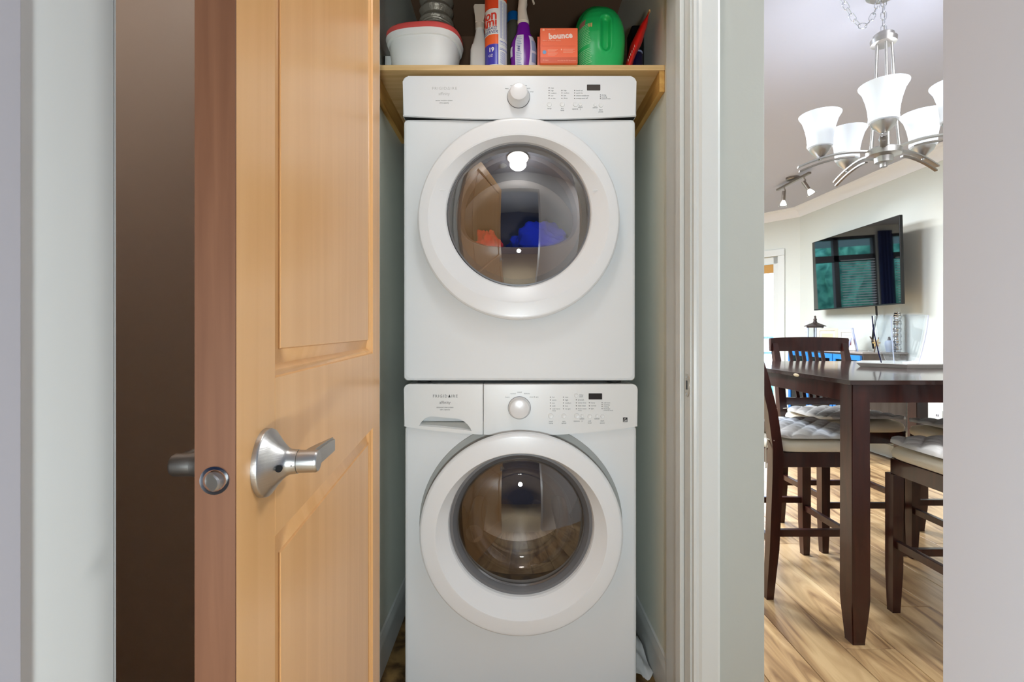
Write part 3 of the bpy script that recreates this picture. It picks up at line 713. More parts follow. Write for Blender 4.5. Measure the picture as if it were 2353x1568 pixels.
# lettering
bm = B(); x, z = wl(1022.5, 911, FPW); add_text(bm, 'FRIGIDΔIRE', .0118, x, FPW-.0002, z, spacing=1.25, bold=.0001); obj('maker_name', bm, 'print', wsh, smooth=0)
bm = B(); x, z = wl(1022, 925.5, FPW); add_text(bm, 'affinity', .0125, x, FPW-.0002, z); obj('range_name', bm, 'print', wsh, smooth=0)
def T(s, size, px, py, al='LEFT'): x, z = wl(px, py, FPW); return (s, size, x, z, al)
its = [T('advanced rinse system', .0055, 1022, 936.5, 'CENTER'), T('ultra capacity', .0055, 1022, 941.7, 'CENTER')]
for s, px, py in (('heavy', 1165.5, 913), ('normal', 1178.5, 905), ('casual', 1193.5, 901.5), ('delicate', 1210, 904.8), ('rinse & spin', 1226.5, 912.6)): its.append(T(s, .0056, px, py, 'CENTER'))
for px, py0, ws, dy in ((1268, 913, ('hot', 'warm', 'eco', 'cold', 'cold warm'), 6.75), (1298, 913, ('max', 'high', 'medium', 'low', 'no spin'), 6.75), (1327.5, 919.3, ('presoak', 'extra rinse', 'stain clean', 'fresh water'), 6.8), (1357, 926, ('heavy', 'normal', 'light'), 6.8), (1386.5, 926, ('add item', 'washing', 'rinsing', 'final spin'), 4.6)):
    for i, s in enumerate(ws): its.append(T(s, .0055, px, py0+i*dy))
its += [T('rinse', .0055, 1268, 944.2), T('rinse', .0055, 1327.5, 943.8), T('control lock', .0055, 1386.5, 943.6), T('delay', .0058, 1330.5, 908), T('start', .0058, 1330.5, 912)]
for s, px, py in (('wash', 1265.5, 968.8), ('temp', 1265.5, 972.8), ('spin', 1295.3, 968.8), ('speed', 1295.3, 972.8), ('options', 1324.5, 968), ('select', 1336.5, 962.8), ('3', 1336.5, 968.5), ('soil', 1354.5, 968), ('level', 1354.5, 972.3), ('cancel', 1371, 962.6), ('start', 1383.5, 967.5), ('pause', 1383.5, 972.3)): its.append(T(s, .0060, px, py, 'CENTER'))
printing(wsh, 'printed_label', its, 'print', FPW)
for px, ys in ((1264.2, (913, 919.6, 926.4, 933.2, 940)), (1294.2, (913, 919.6, 926.4, 933.2, 940)), (1323.8, (919.3, 926.2, 933, 940)), (1353.6, (926, 933, 939.8)), (1383, (926, 930.4, 934.8, 939.6))):
    for py in ys:
        x, z = wl(px, py, FPW); bm = B(); disc(bm, x, z, .0013, FPW, 10); obj('indicator_lamp', bm, 'darkgap', wsh)
for px, py, r in ((1265, 956, 6), (1295, 956, 5.5), (1324.8, 956, 6), (1336.8, 956, 4), (1354.4, 957, 5), (1371.3, 956, 4), (1383.5, 957, 4.5), (1323.3, 909, 4.6)):
    x, z = wl(px, py, FPW); button(wsh, x, z, r/783, FPW)
x, z = wl(1367.5, 911.3, FPW); bm = B(); prism(bm, [(a, b) for a, _, b in rrect(x-.0198, x+.0198, z-.009, z+.009, .0015, 0, 3, 2)], FPW-.0008, FPW+.001); obj('display', bm, 'display2', wsh)
x, z = wl(1193, 937.5, FPW); knob(wsh, x, z, FPW, .0325, .0285, .024)
x, z = wl(1436, 965, FPW); bm = B(); box(bm, x-.0065, x+.0065, FPW-.0008, FPW+.001, z-.0068, z+.0068); bd = obj('efficiency_badge', bm, 'black', wsh)
bm = B(); box(bm, x-.0052, x+.0052, FPW-.0012, FPW-.0007, z-.0045, z-.0030); box(bm, x-.0005, x+.005, FPW-.0012, FPW-.0007, z-.0015, z+.0003); tube(bm, [(x-.004, FPW-.001, z-.001), (x-.002, FPW-.001, z+.0035), (x+.002, FPW-.001, z+.0045)], .0006, 6); obj('badge_print', bm, 'canwhite', bd)

# laundry inside the dryer
def cloth(name, m, label, cx, cy, cz, rx, ry, rz, seed):
    bm = B(); bmesh.ops.create_icosphere(bm, subdivisions=5, radius=1)
    for v in bm.verts:
        q = v.co*1.7+Vector((seed, 0, 0)); d = 1+.34*mnoise.noise(q)+.20*abs(mnoise.noise(q*2.6))-.1+.05*mnoise.noise(q*6)
        v.co = Vector((v.co.x*d*rx, v.co.y*d*ry, v.co.z*d*rz))
    o = obj(name, bm, m, loc=(cx, cy, cz), smooth=80); tag(o, label, 'laundry', 'laundry in the dryer')
zb = DZ+hc[1]-.105
cloth('crumpled_shirt', 'clothblue', 'royal blue garment heaped inside the dryer drum', .085, 1.595, zb+.01, .115, .085, .105, 3)
cloth('crumpled_towel', 'clothred', 'bright red garment lying left inside the dryer drum', -.075, 1.56, zb-.0, .052, .06, .085, 8)
# torn bag beside the washer
bm = B(); g = []
for j in range(13):
    r_ = []
    for i in range(9):
        u, v = i/8, j/12; r_.append(bm.verts.new((.378+.058*u-.012*v, 1.50+.14*v+.01*math.sin(u*7), .004+.085*v*(1-.55*u)+.006*math.sin(v*9+u*8)+.003*math.sin(u*21))))
    g.append(r_)
for a, b in zip(g[:-1], g[1:]):
    for i in range(8): bm.faces.new((a[i], a[i+1], b[i+1], b[i]))
bmesh.ops.solidify(bm, geom=bm.faces[:], thickness=.002)
pbag = obj('plastic_bag', bm, 'paper', smooth=60); tag(pbag, 'crumpled white plastic bag on the floor right of the washing machine', 'bag')
# ================================================================ SHELF AND WHAT STANDS ON IT
SZ = 1.8515
shf = thing('closet_shelf', 'birch plywood shelf on wooden ledgers above the dryer', 'shelf', (0, 1.432, 0))
bm = B(); box(bm, -.4148, .4498, 0, .40, SZ-.0155, SZ, bev=.0012); obj('board', bm, 'shelfwood', shf)
bm = B(); box(bm, .4335, .4498, .002, .40, SZ-.078, SZ-.0157, bev=.001); obj('ledger', bm, 'ledger', shf)
bm = B(); box(bm, -.4148, -.3985, .002, .40, SZ-.078, SZ-.0157, bev=.001); obj('ledger', bm, 'ledger', shf)
bm = B(); box(bm, -.398, .433, .385, .40, SZ-.078, SZ-.0157, bev=.001); obj('ledger', bm, 'ledger', shf)

# food tub with coral lid
tb = thing('storage_tub', 'white plastic tub with a coral red lid at the left of the shelf', 'tub', (-.272, 1.53, SZ))
bm = B(); N_ = 64; sp = 2.7
def hs(z, rx, ry, dy=0): return hell(z, rx, ry, 0, dy, N_, sp)
loft(bm, [hs(.001, .090, .074), hs(.006, .095, .078), hs(.05, .101, .084), hs(.088, .107, .089), hs(.096, .104, .088), hs(.0965, .112, .094), hs(.112, .117, .098), hs(.1125, .112, .094)], cap0=True); obj('body', bm, 'tub', tb)
bm = B(); loft(bm, [hs(.108, .113, .095), hs(.112, .1155, .0965), hs(.127, .116, .097), hs(.131, .1135, .0945), hs(.1315, .10, .083), hs(.128, .097, .080)], cap0=True, cap1=True); obj('lid', bm, 'redlid', tb)
tb.rotation_euler = (0, 0, math.radians(-7))

# foil duct
du = thing('foil_duct', 'crinkled silver foil duct rising behind the white tub', 'duct', (-.295, 1.905, 1.822))
bm = B(); rings = []
for i in range(120):
    z = i*.005; k = (i % 8)/8
    r_ = .060+.006*math.sin(2*PI*k)+(.010 if 34 <= i <= 40 or 70 <= i <= 76 else 0)
    rings.append([(r_*(1+.03*mnoise.noise(Vector((math.cos(a)*3, math.sin(a)*3, z*30))))*math.cos(a), r_*(1+.03*mnoise.noise(Vector((math.cos(a)*3, math.sin(a)*3, z*30+5))))*math.sin(a), z) for a in [2*PI*j/48 for j in range(48)]])
loft(bm, rings, True, True); obj('duct_hose', bm, 'foil', du)
for z in (.225, .255, .43):
    bm = B(); tube(bm, [(.066*math.cos(a), .066*math.sin(a), z+.004*math.sin(3*a)) for a in [2*PI*j/40 for j in range(41)]], .005, 6); obj('wire_clamp', bm, 'foil', du)

# barcode carton behind the tub
bc = thing('barcode_carton', 'narrow white carton with barcode stripes against the left closet wall', 'box', (-.394, 1.585, SZ))
bm = B(); box(bm, -.012, .012, -.04, .05, 0, .090, bev=.001); obj('carton', bm, 'whitepl', bc)
bm = B()
for i in range(16): box(bm, -.004, .011, -.0408, -.0399, .005+i*.0034, .005+i*.0034+(.0018 if i % 3 else .0025))
obj('barcode', bm, 'black', bc)
bm = B(); box(bm, -.0123, -.0085, -.0405, -.0399, 0, .090); obj('dark_edge', bm, 'black', bc)

# white trigger bottle
def trigger_head(root, z, m, sgn=-1, sc_=1.):
    bm = B(); prism(bm, [(x*sc_*-sgn, z+y*sc_) for x, y in ((-.014, 0), (.014, 0), (.016, .03), (.020, .05), (.016, .058), (-.03, .058), (-.052, .054), (-.054, .042), (-.03, .038), (-.016, .03))], -.011*sc_, .011*sc_, .003); h = obj('spray_head', bm, m, root)
    bm = B(); tube(bm, [(-sgn*-.026*sc_, 0, z+.040*sc_), (-sgn*-.030*sc_, 0, z+.022*sc_), (-sgn*-.036*sc_, 0, z+.004*sc_), (-sgn*-.040*sc_, 0, z-.008*sc_)], .006*sc_, 10, flat=(1.0, .6)); obj('trigger', bm, m, root)
wb_ = thing('spray_bottle', 'plain white trigger spray bottle between the tub and the orange can', 'spray bottle', (-.1015, 1.540, SZ))
bm = B(); loft(bm, [hell(z, rx, ry, 0, 0, 40, 2.6) for z, rx, ry in ((0, .028, .020), (.004, .031, .022), (.06, .0305, .022), (.105, .0295, .021), (.117, .026, .020), (.122, .0225, .0185), (.150, .0155, .0145), (.166, .0125, .0125), (.17, .0122, .0122))], True, True); obj('bottle', bm, 'whitepl', wb_)
bm = B(); lathe(bm, [(.0118, .170), (.0145, .171), (.0145, .188), (.012, .190)]); obj('collar', bm, 'spray', wb_)
trigger_head(wb_, .188, 'spray', 1)

# glass cleaner can
cn = thing('aerosol_can', 'tall red orange, white and blue aerosol glass cleaner can', 'spray can', (-.0485, 1.4675, SZ))
CR = .0332
def band(z0, z1, m, name, r=CR, label=None):
    bm = B(); lathe(bm, [(r, z0), (r, z1)], n=64, cap0=False, cap1=False); return obj(name, bm, m, cn, label=label)
def cwrap(x, y, z, r=CR): a = x/r; return (r*math.sin(a)-(y)*math.sin(a), -(r-y)*math.cos(a), z)
def cpatch(bm, x0, x1, z0, z1, r, n=10):
    pts = []
    for i in range(n+1):
        a = (x0+(x1-x0)*i/n)/CR; pts.append((math.sin(a)*r, -math.cos(a)*r))
    lo = [bm.verts.new((x, y, z0)) for x, y in pts]; hi = [bm.verts.new((x, y, z1)) for x, y in pts]
    for i in range(n): bm.faces.new((lo[i], lo[i+1], hi[i+1], hi[i]))
bm = B(); lathe(bm, [(.030, 0), (CR, .003), (CR-.0004, .004), (CR-.0004, .215), (.030, .222), (.018, .230), (.018, .236)], n=64); obj('can', bm, 'canwhite', cn)
band(.004, .064, 'canblue', 'blue_print'); band(.064, .0925, 'canorange2', 'orange_print'); band(.169, .214, 'canorange', 'red_orange_print')
bm = B(); cpatch(bm, .0085, .058, .004, .198, CR+.0004, 14); obj('text_panel', bm, 'canwhite', cn)
bm = B()
z = .190
i = 0
while z > .083:
    for k_ in range(3):
        x0 = .0135+k_*.011; cpatch(bm, x0, x0+.0062+.0035*((i*7+k_*5) % 4)/4, z, z+.0011, CR+.0007, 4)
    z -= .0026; i += 1
for zz, hh in ((.072, .0022), (.069, .0009), (.064, .001), (.052, .0014), (.048, .0022)): cpatch(bm, .012, .055, zz, zz+hh, CR+.0007, 10)
for i in range(12): cpatch(bm, .014, .034, .008+i*.0030, .0092+i*.0030, CR+.0007, 5)
obj('small_print', bm, 'blueprint', cn)
bm = B(); fn = lambda x, y, z: cwrap(x, y, z, CR+.0005)
for s, size, xr, z in (('Bon', .040, .0050, .149), ('Ami', .038, .0050, .128)): add_text(bm, s, size, xr, 0, z, fn=fn, align='RIGHT', bold=.0008, spacing=.95)
obj('red_lettering', bm, 'redprint', cn, smooth=0)
bm = B()
for s, size, xr, z in (('GLASS', .0125, .003, .1105), ('CLEANER', .0125, .0065, .0995)): add_text(bm, s, size, xr, 0, z, fn=fn, align='RIGHT', shear=.3)
obj('navy_lettering', bm, 'navyprint', cn, smooth=0)
bm = B(); add_text(bm, 'powerful foam', .0045, .002, 0, .1185, fn=fn, align='RIGHT', shear=.3)
add_text(bm, '19', .018, -.004, 0, .047, fn=fn, align='RIGHT', bold=.0005); add_text(bm, 'OZ', .010, -.008, 0, .030, fn=fn, align='RIGHT')
obj('white_lettering', bm, 'whiteprint', cn, smooth=0)

# smoky bottle with blue cap
cb_ = thing('capped_bottle', 'smoky clear bottle with a blue cap behind the purple sprayer', 'bottle', (.004, 1.62, SZ))
bm = B(); lathe(bm, [(.026, 0), (.029, .004), (.029, .20), (.024, .23), (.018, .243)]); obj('bottle', bm, 'smoke', cb_)
bm = B(); lathe(bm, [(.019, .2432), (.0195, .244), (.0195, .270), (.018, .272)]); obj('cap', bm, 'capblue', cb_)

# purple cleaner sprayer
pu = thing('cleaner_spray_bottle', 'purple spray bottle with pale labels and an off-white sprayer', 'spray bottle', (.0345, 1.474, SZ))
PPROF = [(0, .034, .022), (.004, .037, .024), (.03, .0385, .025), (.06, .0395, .0250), (.085, .0365, .0235), (.10, .0305, .021), (.112, .0225, .019), (.130, .0195, .0178), (.138, .0185, .0175), (.142, .017, .017)]
def pprof(z):
    for a, b in zip(PPROF[:-1], PPROF[1:]):
        if a[0] <= z <= b[0]:
            t = (z-a[0])/(b[0]-a[0]); return a[1]+(b[1]-a[1])*t, a[2]+(b[2]-a[2])*t
    return PPROF[-1][1:]
bm = B(); loft(bm, [hell(z, rx, ry, 0, 0, 48, 2.2) for z, rx, ry in PPROF], True, True); obj('bottle', bm, 'purple', pu)
def ppatch(bm, f0, f1, z0, z1, off, n=8, m_=12):
    g = []
    for j in range(m_+1):
        z = z0+(z1-z0)*j/m_; rx, ry = pprof(z); r = []
        for i in range(n+1):
            f = f0(z)+(f1(z)-f0(z))*i/n; a = f*PI/2; c, s = math.sin(a), math.cos(a)
            r.append(bm.verts.new(((rx+off)*math.copysign(abs(c)**(2/2.2), c), -(ry+off)*abs(s)**(2/2.2), z)))
        g.append(r)
    for a, b in zip(g[:-1], g[1:]):
        for i in range(n): bm.faces.new((a[i], a[i+1], b[i+1], b[i]))
cst = lambda v: (lambda z: v)
bm = B(); ppatch(bm, cst(-.42), cst(.0), .004, .102, .0006); ppatch(bm, lambda z: .22+.10*math.sin(z*22), cst(.95), .004, .100, .0006); ppatch(bm, cst(-.95), cst(-.62), .04, .07, .0006); obj('label', bm, 'lilac', pu)
bm = B()
for i in range(17):
    z = .010+i*.0052
    if i in (8, 9, 10): continue
    ppatch(bm, cst(-.34), cst(-.08-.03*(i % 3)), z, z+.0022, .0010, 4, 1)
obj('label_print', bm, 'slate', pu); bm = B(); ppatch(bm, cst(.40), cst(.9), .055, .085, .0010, 6, 4); ppatch(bm, cst(.40), cst(.85), .02, .048, .0010, 6, 4)
obj('label_block', bm, 'slate', pu)
bm = B()
for z in (.052, .057, .062): ppatch(bm, cst(-.27), cst(-.15), z, z+.003, .0011, 3, 1)
obj('label_mark', bm, 'navyprint', pu)
bm = B(); loft(bm, [hell(z, r_, r_*.95, dx, 0, 32) for z, r_, dx in ((.1422, .0175, .0), (.150, .0172, -.0005), (.1505, .0178, -.0005), (.160, .0165, -.001), (.176, .0142, -.003), (.192, .0135, -.004), (.204, .014, -.002), (.216, .013, -.002))], True, True); obj('sprayer_neck', bm, 'spray', pu)
trigger_head(pu, .214, 'spray', 1, .8)

# orange dryer-sheet carton
bx = thing('dryer_sheet_box', 'orange dryer sheet carton at the front edge of the shelf', 'box', (.1372, 1.424, SZ))
bm = B(); box(bm, -.0548, .0548, 0, .075, 0.0003, .1035, bev=.0012); obj('carton', bm, 'boxorange', bx)
bm = B(); box(bm, -.0543, .0543, -.0006, .0005, .0008, .018); obj('lower_band', bm, 'boxorange2', bx)
bm = B(); box(bm, -.0495, .0495, -.0004, .0002, .0505, .0511); box(bm, -.0498, -.0492, -.0004, .0002, .0511, .056); obj('tear_line', bm, 'boxorange2', bx)
bm = B(); add_text(bm, 'bounce', .0225, .0045, -.0006, .0800, rot=.07, bold=.0010, spacing=1.04); obj('white_logo', bm, 'whiteprint', bx, smooth=0)
bm = B(); add_text(bm, 'bounce', .0225, .0045, -.0012, .0800, rot=.07, bold=-.0005, spacing=1.04); obj('orange_logo_core', bm, 'boxpale', bx, smooth=0)
bm = B()
for s, size, x, z, al in (('outdoor fresh', .0046, -.037, .0985, 'LEFT'), ('fabric softener sheets', .0062, -.048, .0665, 'LEFT'), ('40 sheets', .0045, -.048, .009, 'LEFT'), ('see side for full directions', .0052, .050, .008, 'RIGHT')): add_text(bm, s, size, x, -.0008, z, align=al)
for i in range(6): box(bm, -.033, -.033+.030-.004*(i % 3), -.0006, 0, .040-i*.0034, .0409-i*.0034)
for i in range(4): box(bm, .012, .012+.034-.005*(i % 2), -.0006, 0, .041-i*.0034, .0419-i*.0034)
box(bm, .0055, .0095, -.0006, 0, .038, .0425)
box(bm, -.048, -.042, -.0006, 0, .095, .101)
obj('small_print', bm, 'boxpale', bx, smooth=0)
bm = B(); disc(bm, -.0425, .0325, .0055, -.0002, 24); obj('round_mark', bm, 'dotblue', bx)
bm = B(); box(bm, -.062, -.0555, .02, .0215, .0003, .09); obj('side_flap', bm, 'boxorange2', bx)

# green tub
gt_ = None
gt = thing('detergent_tub', 'rounded green plastic detergent tub with a moulded grip', 'tub', (.2690, 1.490, SZ))
gt.scale = (1, 1, 1.22)
GP = [(0, .062), (.004, .066), (.03, .0705), (.06, .0735), (.085, .074), (.105, .0715), (.122, .0665), (.137, .058), (.149, .048), (.158, .035), (.164, .020), (.166, .004)]
def gp(z):
    for a, b in zip(GP[:-1], GP[1:]):
        if a[0] <= z <= b[0]: t = (z-a[0])/(b[0]-a[0]); return a[1]+(b[1]-a[1])*t
    return GP[-1][1]
def gsurf(a, z, off=0.):
    """a in turns, 0 = facing the viewer; the tub leans back towards its lid"""
    rx = gp(z)+off; ry = gp(z)*.72+off; s, c = math.sin(a), math.cos(a); p = 2.5
    x = rx*math.copysign(abs(s)**(2/p), s); y = -ry*math.copysign(abs(c)**(2/p), c)
    if c > 0:
        cz = min(max(z, .052), .112); d = math.hypot(x-.008, (z-cz))
        o = 1-min(max((d-.006)/.010, 0), 1); o = o*o*(3-2*o); y += .011*o
        rim = math.exp(-((d-.0175)/.004)**2); y -= .0018*rim
    return Vector((x, y, z))
bm = B(); rings = []; NZ = 84; NA = 180
for j in range(NZ+1): z = .166*j/NZ; rings.append([gsurf(2*PI*i/NA, z) for i in range(NA)])
loft(bm, rings, True, True); obj('tub', bm, 'green', gt, smooth=60)
bm = B(); rings = []
for j in range(25):
    z = .090+.094*(j/24); t = max(0, (z-.10)/.084); k_ = math.sqrt(max(1e-5, 1-t**2.4)); rings.append([(.070*k_*math.sin(a)-.004, .021+.046*k_*math.cos(a)*(1 if math.cos(a) > 0 else .55), z) for a in [2*PI*i/72 for i in range(72)]])
loft(bm, rings, True, True); obj('lid', bm, 'green2', gt, smooth=60)
def gpatch(bm, a0, a1, z0, z1, off=.0007, n=4, m_=1, sl=0.):
    g = []
    for j in range(m_+1):
        g.append([bm.verts.new(gsurf(a0+(a1-a0)*i/n, z0+(z1-z0)*j/m_+sl*(i/n), off)) for i in range(n+1)])
    for a, b in zip(g[:-1], g[1:]):
        for i in range(n): bm.faces.new((a[i], a[i+1], b[i+1], b[i]))
bm = B()
for i in range(24):
    z = .006+i*.0040
    if 9 <= i <= 10: continue
    a1 = -.40-.03*(i % 3)-(.06 if i > 14 else 0); gpatch(bm, -1.25+.03*(i % 2), a1, z, z+.0013, sl=.007)
obj('label_print', bm, 'greenpale', gt)
bm = B(); gpatch(bm, -1.15, -.74, .098, .114, n=5, m_=3, sl=.006); obj('warning_panel', bm, 'brownpr', gt)
bm = B()
for i in range(3): gpatch(bm, -.56+i*.07, -.51+i*.07, .098-i*.001, .106, n=2, m_=2, sl=.001)
obj('pod_picture', bm, 'tan', gt)
# red pouch leaning against the wall
rb = thing('refill_pouch', 'red film pouch leaning right beside the green tub', 'pouch', (.340, 1.462, SZ))
bm = B(); rings = []
for j in range(17):
    t = j/16; z = .180*t; cx = .008+.066*t**1.15; hw = .0125*math.sin(min(1, t*1.25+.35)*PI*.5)*(1-t**3)+.0012+.006*max(0, math.sin((t-.45)*6))*(t > .45)*(t < .9)
    rings.append([(cx+hw*math.cos(a)*(1+.12*math.sin(5*t*PI)), .035+.045*(1-.25*t)*math.sin(a), z) for a in [2*PI*i/24 for i in range(24)]])
loft(bm, rings, True, True); obj('pouch', bm, 'bagred', rb, smooth=60)
bm = B(); box(bm, .0715, .0765, .004, .066, .178, .186, bev=.001); obj('sealed_end', bm, 'tan', rb)
bm = B()
for i in range(6): box(bm, .006+i*.0040, .0068+i*.0040, -.0098+.001*i, -.0090+.001*i, .022+i*.009, .029+i*.009)
obj('white_print', bm, 'whiteprint', rb)
# dark jar
nj = thing('navy_jar', 'small navy jar with a pale rim in the right corner of the shelf', 'jar', (.3920, 1.545, SZ))
bm = B(); lathe(bm, [(.018, 0), (.0215, .003), (.0215, .090), (.0195, .094)]); obj('jar', bm, 'navy', nj)
bm = B(); lathe(bm, [(.0208, .0942), (.0215, .095), (.0215, .0985), (.019, .100), (.001, .1005)]); obj('jar_rim', bm, 'slate', nj)
bm = B(); box(bm, -.022, .022, -.02, .05, 0.0, .25, bev=.008); bb = obj('shadow_block', bm, 'black', loc=(.424, 1.66, SZ)); tag(bb, 'black block put in for the shadow of the right shelf corner', 'box')  # black block added where the shelf corner is only in shadow
# ================================================================ DINING ROOM
# table
TX0, TX1, TY0, TY1, TH = 1.137, 2.235, 1.637, 2.705, .9035
tab = thing('dining_table', 'dark espresso counter-height dining table with thick square legs', 'table', ((TX0+TX1)/2, (TY0+TY1)/2, 0))
cx, cy = tab.location.x, tab.location.y
bm = B(); box(bm, TX0-cx, TX1-cx, TY0-cy, TY1-cy, TH-.016, TH, bev=.0015); obj('tabletop', bm, 'espressotop', tab)
LW = .062
for ix in (0, 1):
    for iy in (0, 1):
        x = (TX0+.012+LW/2 if ix == 0 else TX1-.02-LW/2)-cx; y = (TY0+.01+LW/2 if iy == 0 else TY1-.05-LW/2)-cy
        bm = B(); h = LW/2
        sq = lambda z, k: [(x-k, y-k, z), (x+k, y-k, z), (x+k, y+k, z), (x-k, y+k, z)]
        loft(bm, [sq(0, h*.66), sq(.006, h*.70), sq(.12, h*.98), sq(.16, h), sq(TH-.0165, h)], True, True)
        bmesh.ops.bevel(bm, geom=[e for e in bm.edges if abs(e.verts[0].co.z-e.verts[1].co.z) > .01], offset=.003, segments=2, affect='EDGES')
        obj('leg', bm, 'espresso', tab)
i0, i1, j0, j1 = TX0+.02-cx, TX1-.035-cx, TY0+.022-cy, TY1-.06-cy
for b_ in ((i0+.054, i1-.054, j0, j0+.02), (i0+.054, i1-.054, j1-.02, j1), (i0, i0+.02, j0+.052, j1-.052), (i1-.02, i1, j0+.052, j1-.052)):
    bm = B(); box(bm, *b_, TH-.078, TH-.0165, bev=.001); obj('apron', bm, 'espresso', tab)
bm = B(); p = W(1888, 868, 1.945); bmesh.ops.create_icosphere(bm, subdivisions=2, radius=1, matrix=Matrix.Translation((TX0-cx+.001, 1.95-cy, TH-.010)) @ Matrix.Diagonal((.003, .022, .007, 1))); obj('chipped_edge', bm, 'chip', tab, label='pale bare wood chip on the table edge')

# chairs
def bar(bm, p, q, w, h, upv=(0, 0, 1), bev=.002):
    p, q = Vector(p), Vector(q); d = (q-p); L = d.length; d.normalize(); up = Vector(upv)
    s = d.cross(up).normalized(); u = s.cross(d).normalized()
    m = Matrix((( *[d.x, s.x, u.x], p.x), (*[d.y, s.y, u.y], p.y), (*[d.z, s.z, u.z], p.z), (0, 0, 0, 1)))
    box(bm, 0, L, -w/2, w/2, -h/2, h/2, bev=bev, mtx=m)
chair = thing('counter_stool', '', 'chair', (0, 0, 0))
hwid = .192
for s in (-1, 1):
    bm = B(); sq = lambda z, x, y, k: [(x-k, y-k, z), (x+k, y-k, z), (x+k, y+k, z), (x-k, y+k, z)]
    loft(bm, [sq(0, s*hwid, .172, .0145), sq(.16, s*hwid, .17, .0195), sq(.527, s*hwid, .168, .0205)], True, True); obj('leg', bm, 'espresso', chair)
    bm = B(); pr = [(0, -.205, .014), (.2, -.19, .019), (.50, -.178, .021), (.60, -.180, .020), (.75, -.20, .019), (.90, -.235, .017), (1.0, -.262, .014)]
    loft(bm, [sq(z, s*(hwid-.0 if z < .6 else hwid+.006), y, k) for z, y, k in pr], True, True); obj('leg', bm, 'espresso', chair, label='rear leg rising into the back post')
for nm_, a, b, w_, h_ in (('stretcher', (-hwid, .17, .226), (hwid, .17, .226), .02, .028), ('stretcher', (-hwid, -.186, .226), (hwid, -.186, .226), .02, .028), ('stretcher', (-hwid, -.185, .262), (-hwid, .17, .262), .02, .028), ('stretcher', (hwid, -.185, .262), (hwid, .17, .262), .02, .028),
    ('seat_rail', (-hwid, .172, .556), (hwid, .172, .556), .022, .058), ('seat_rail', (-hwid, -.176, .556), (hwid, -.176, .556), .022, .058), ('seat_rail', (-hwid-.004, -.17, .556), (-hwid-.004, .17, .556), .022, .058), ('seat_rail', (hwid+.004, -.17, .556), (hwid+.004, .17, .556), .022, .058)):
    bm = B(); bar(bm, a, b, w_, h_); obj(nm_, bm, 'espresso', chair)
# curved top rail
bm = B(); rings = []
for i in range(13):
    u = -1+2*i/12; x = .222*u; y = -.262-.022*(1-u*u); zt_ = .006*(1-u*u)
    rings.append([(x, y-.011, .955), (x, y-.013, 1.028+zt_), (x, y+.011, 1.03+zt_), (x, y+.011, .955)])
loft(bm, rings, True, True); bmesh.ops.bevel(bm, geom=[e for e in bm.edges if abs(e.verts[0].co.x-e.verts[1].co.x) > .02], offset=.003, segments=2, affect='EDGES'); obj('top_rail', bm, 'espresso', chair)
bm = B(); bar(bm, (-hwid, -.192, .68), (hwid, -.192, .68), .02, .04); obj('lower_rail', bm, 'espresso', chair)
for i in range(6):
    x = -.083+i*.0365; bm = B(); bar(bm, (x, -.196, .695), (x, -.276, .96), .010, .018, upv=(1, 0, 0), bev=.001); obj('slat', bm, 'espresso', chair)
bm = B(); N_ = 40
def seat_ring(z, k, zc=0): return [(.208*k*math.copysign(abs(math.cos(a))**.35, math.cos(a)), .012+.198*k*math.copysign(abs(math.sin(a))**.35, math.sin(a)), z) for a in [2*PI*i/72 for i in range(72)]]
loft(bm, [seat_ring(.5855, .97), seat_ring(.590, 1.0), seat_ring(.606, 1.015), seat_ring(.620, .99), seat_ring(.628, .93), seat_ring(.633, .7), seat_ring(.636, .3)], True, True); obj('seat', bm, 'cream', chair, smooth=60)
# quilted pad: a loose cushion with diamond stitching
def quilt():
    bm = B(); n = 72; g = []
    def P_(u, v):
        a = .205*(1-.02*v*v); x = a*u; y = .028+.178*v
        return x, y
    def edge(u, v): return max(0, 1-max(abs(u), abs(v))**8)*max(0, min(1, (1.38-math.hypot(u, v))/.12))**.5
    for side in (1, 0):
        gg = []
        for j in range(n+1):
            r = []
            for i in range(n+1):
                u, v = -1+2*i/n, -1+2*j/n
                k = max(1, math.hypot(u, v)/1.30); x, y = P_(u/k, v/k)
                e = edge(u/k, v/k)**.4
                d1 = abs(math.sin((x+y)*PI/.080)); d2 = abs(math.sin((x-y)*PI/.080))
                q = min(d1, d2)**.55*.012
                z = .640+((.013+q)*e if side else 0)+.004*(1-u*u)+.010*max(0, v-.2)**2
                r.append(bm.verts.new((x, y, z)))
            gg.append(r)
        g.append(gg)
        for a, b in zip(gg[:-1], gg[1:]):
            for i in range(n): bm.faces.new((a[i], a[i+1], b[i+1], b[i]))
    t, b = g
    for i in range(n):
        bm.faces.new((t[0][i], b[0][i], b[0][i+1], t[0][i+1])); bm.faces.new((t[n][i], b[n][i], b[n][i+1], t[n][i+1]))
        bm.faces.new((t[i][0], b[i][0], b[i+1][0], t[i+1][0])); bm.faces.new((t[i][n], b[i][n], b[i+1][n], t[i+1][n]))
    return finish(bm, 'pad', 75)
cush = thing('seat_pad', '', 'cushion', (0, 0, 0))
obj('pad', quilt(), 'pad', cush)
for s in (-1, 1):
    bm = B(); tube(bm, [(s*.19, -.15, .646), (s*.205, -.176, .640), (s*.217, -.196, .636), (s*.19, -.207, .636), (s*.167, -.196, .637), (s*.175, -.16, .645)], .0028, 6)
    tube(bm, [(s*.190, -.206, .636), (s*.189, -.213, .60), (s*.192, -.214, .52)], .0026, 6); obj('tie_cord', bm, 'cord', cush)
GC, GP_ = 'stools round the dining table', 'quilted pads tied on the stools'
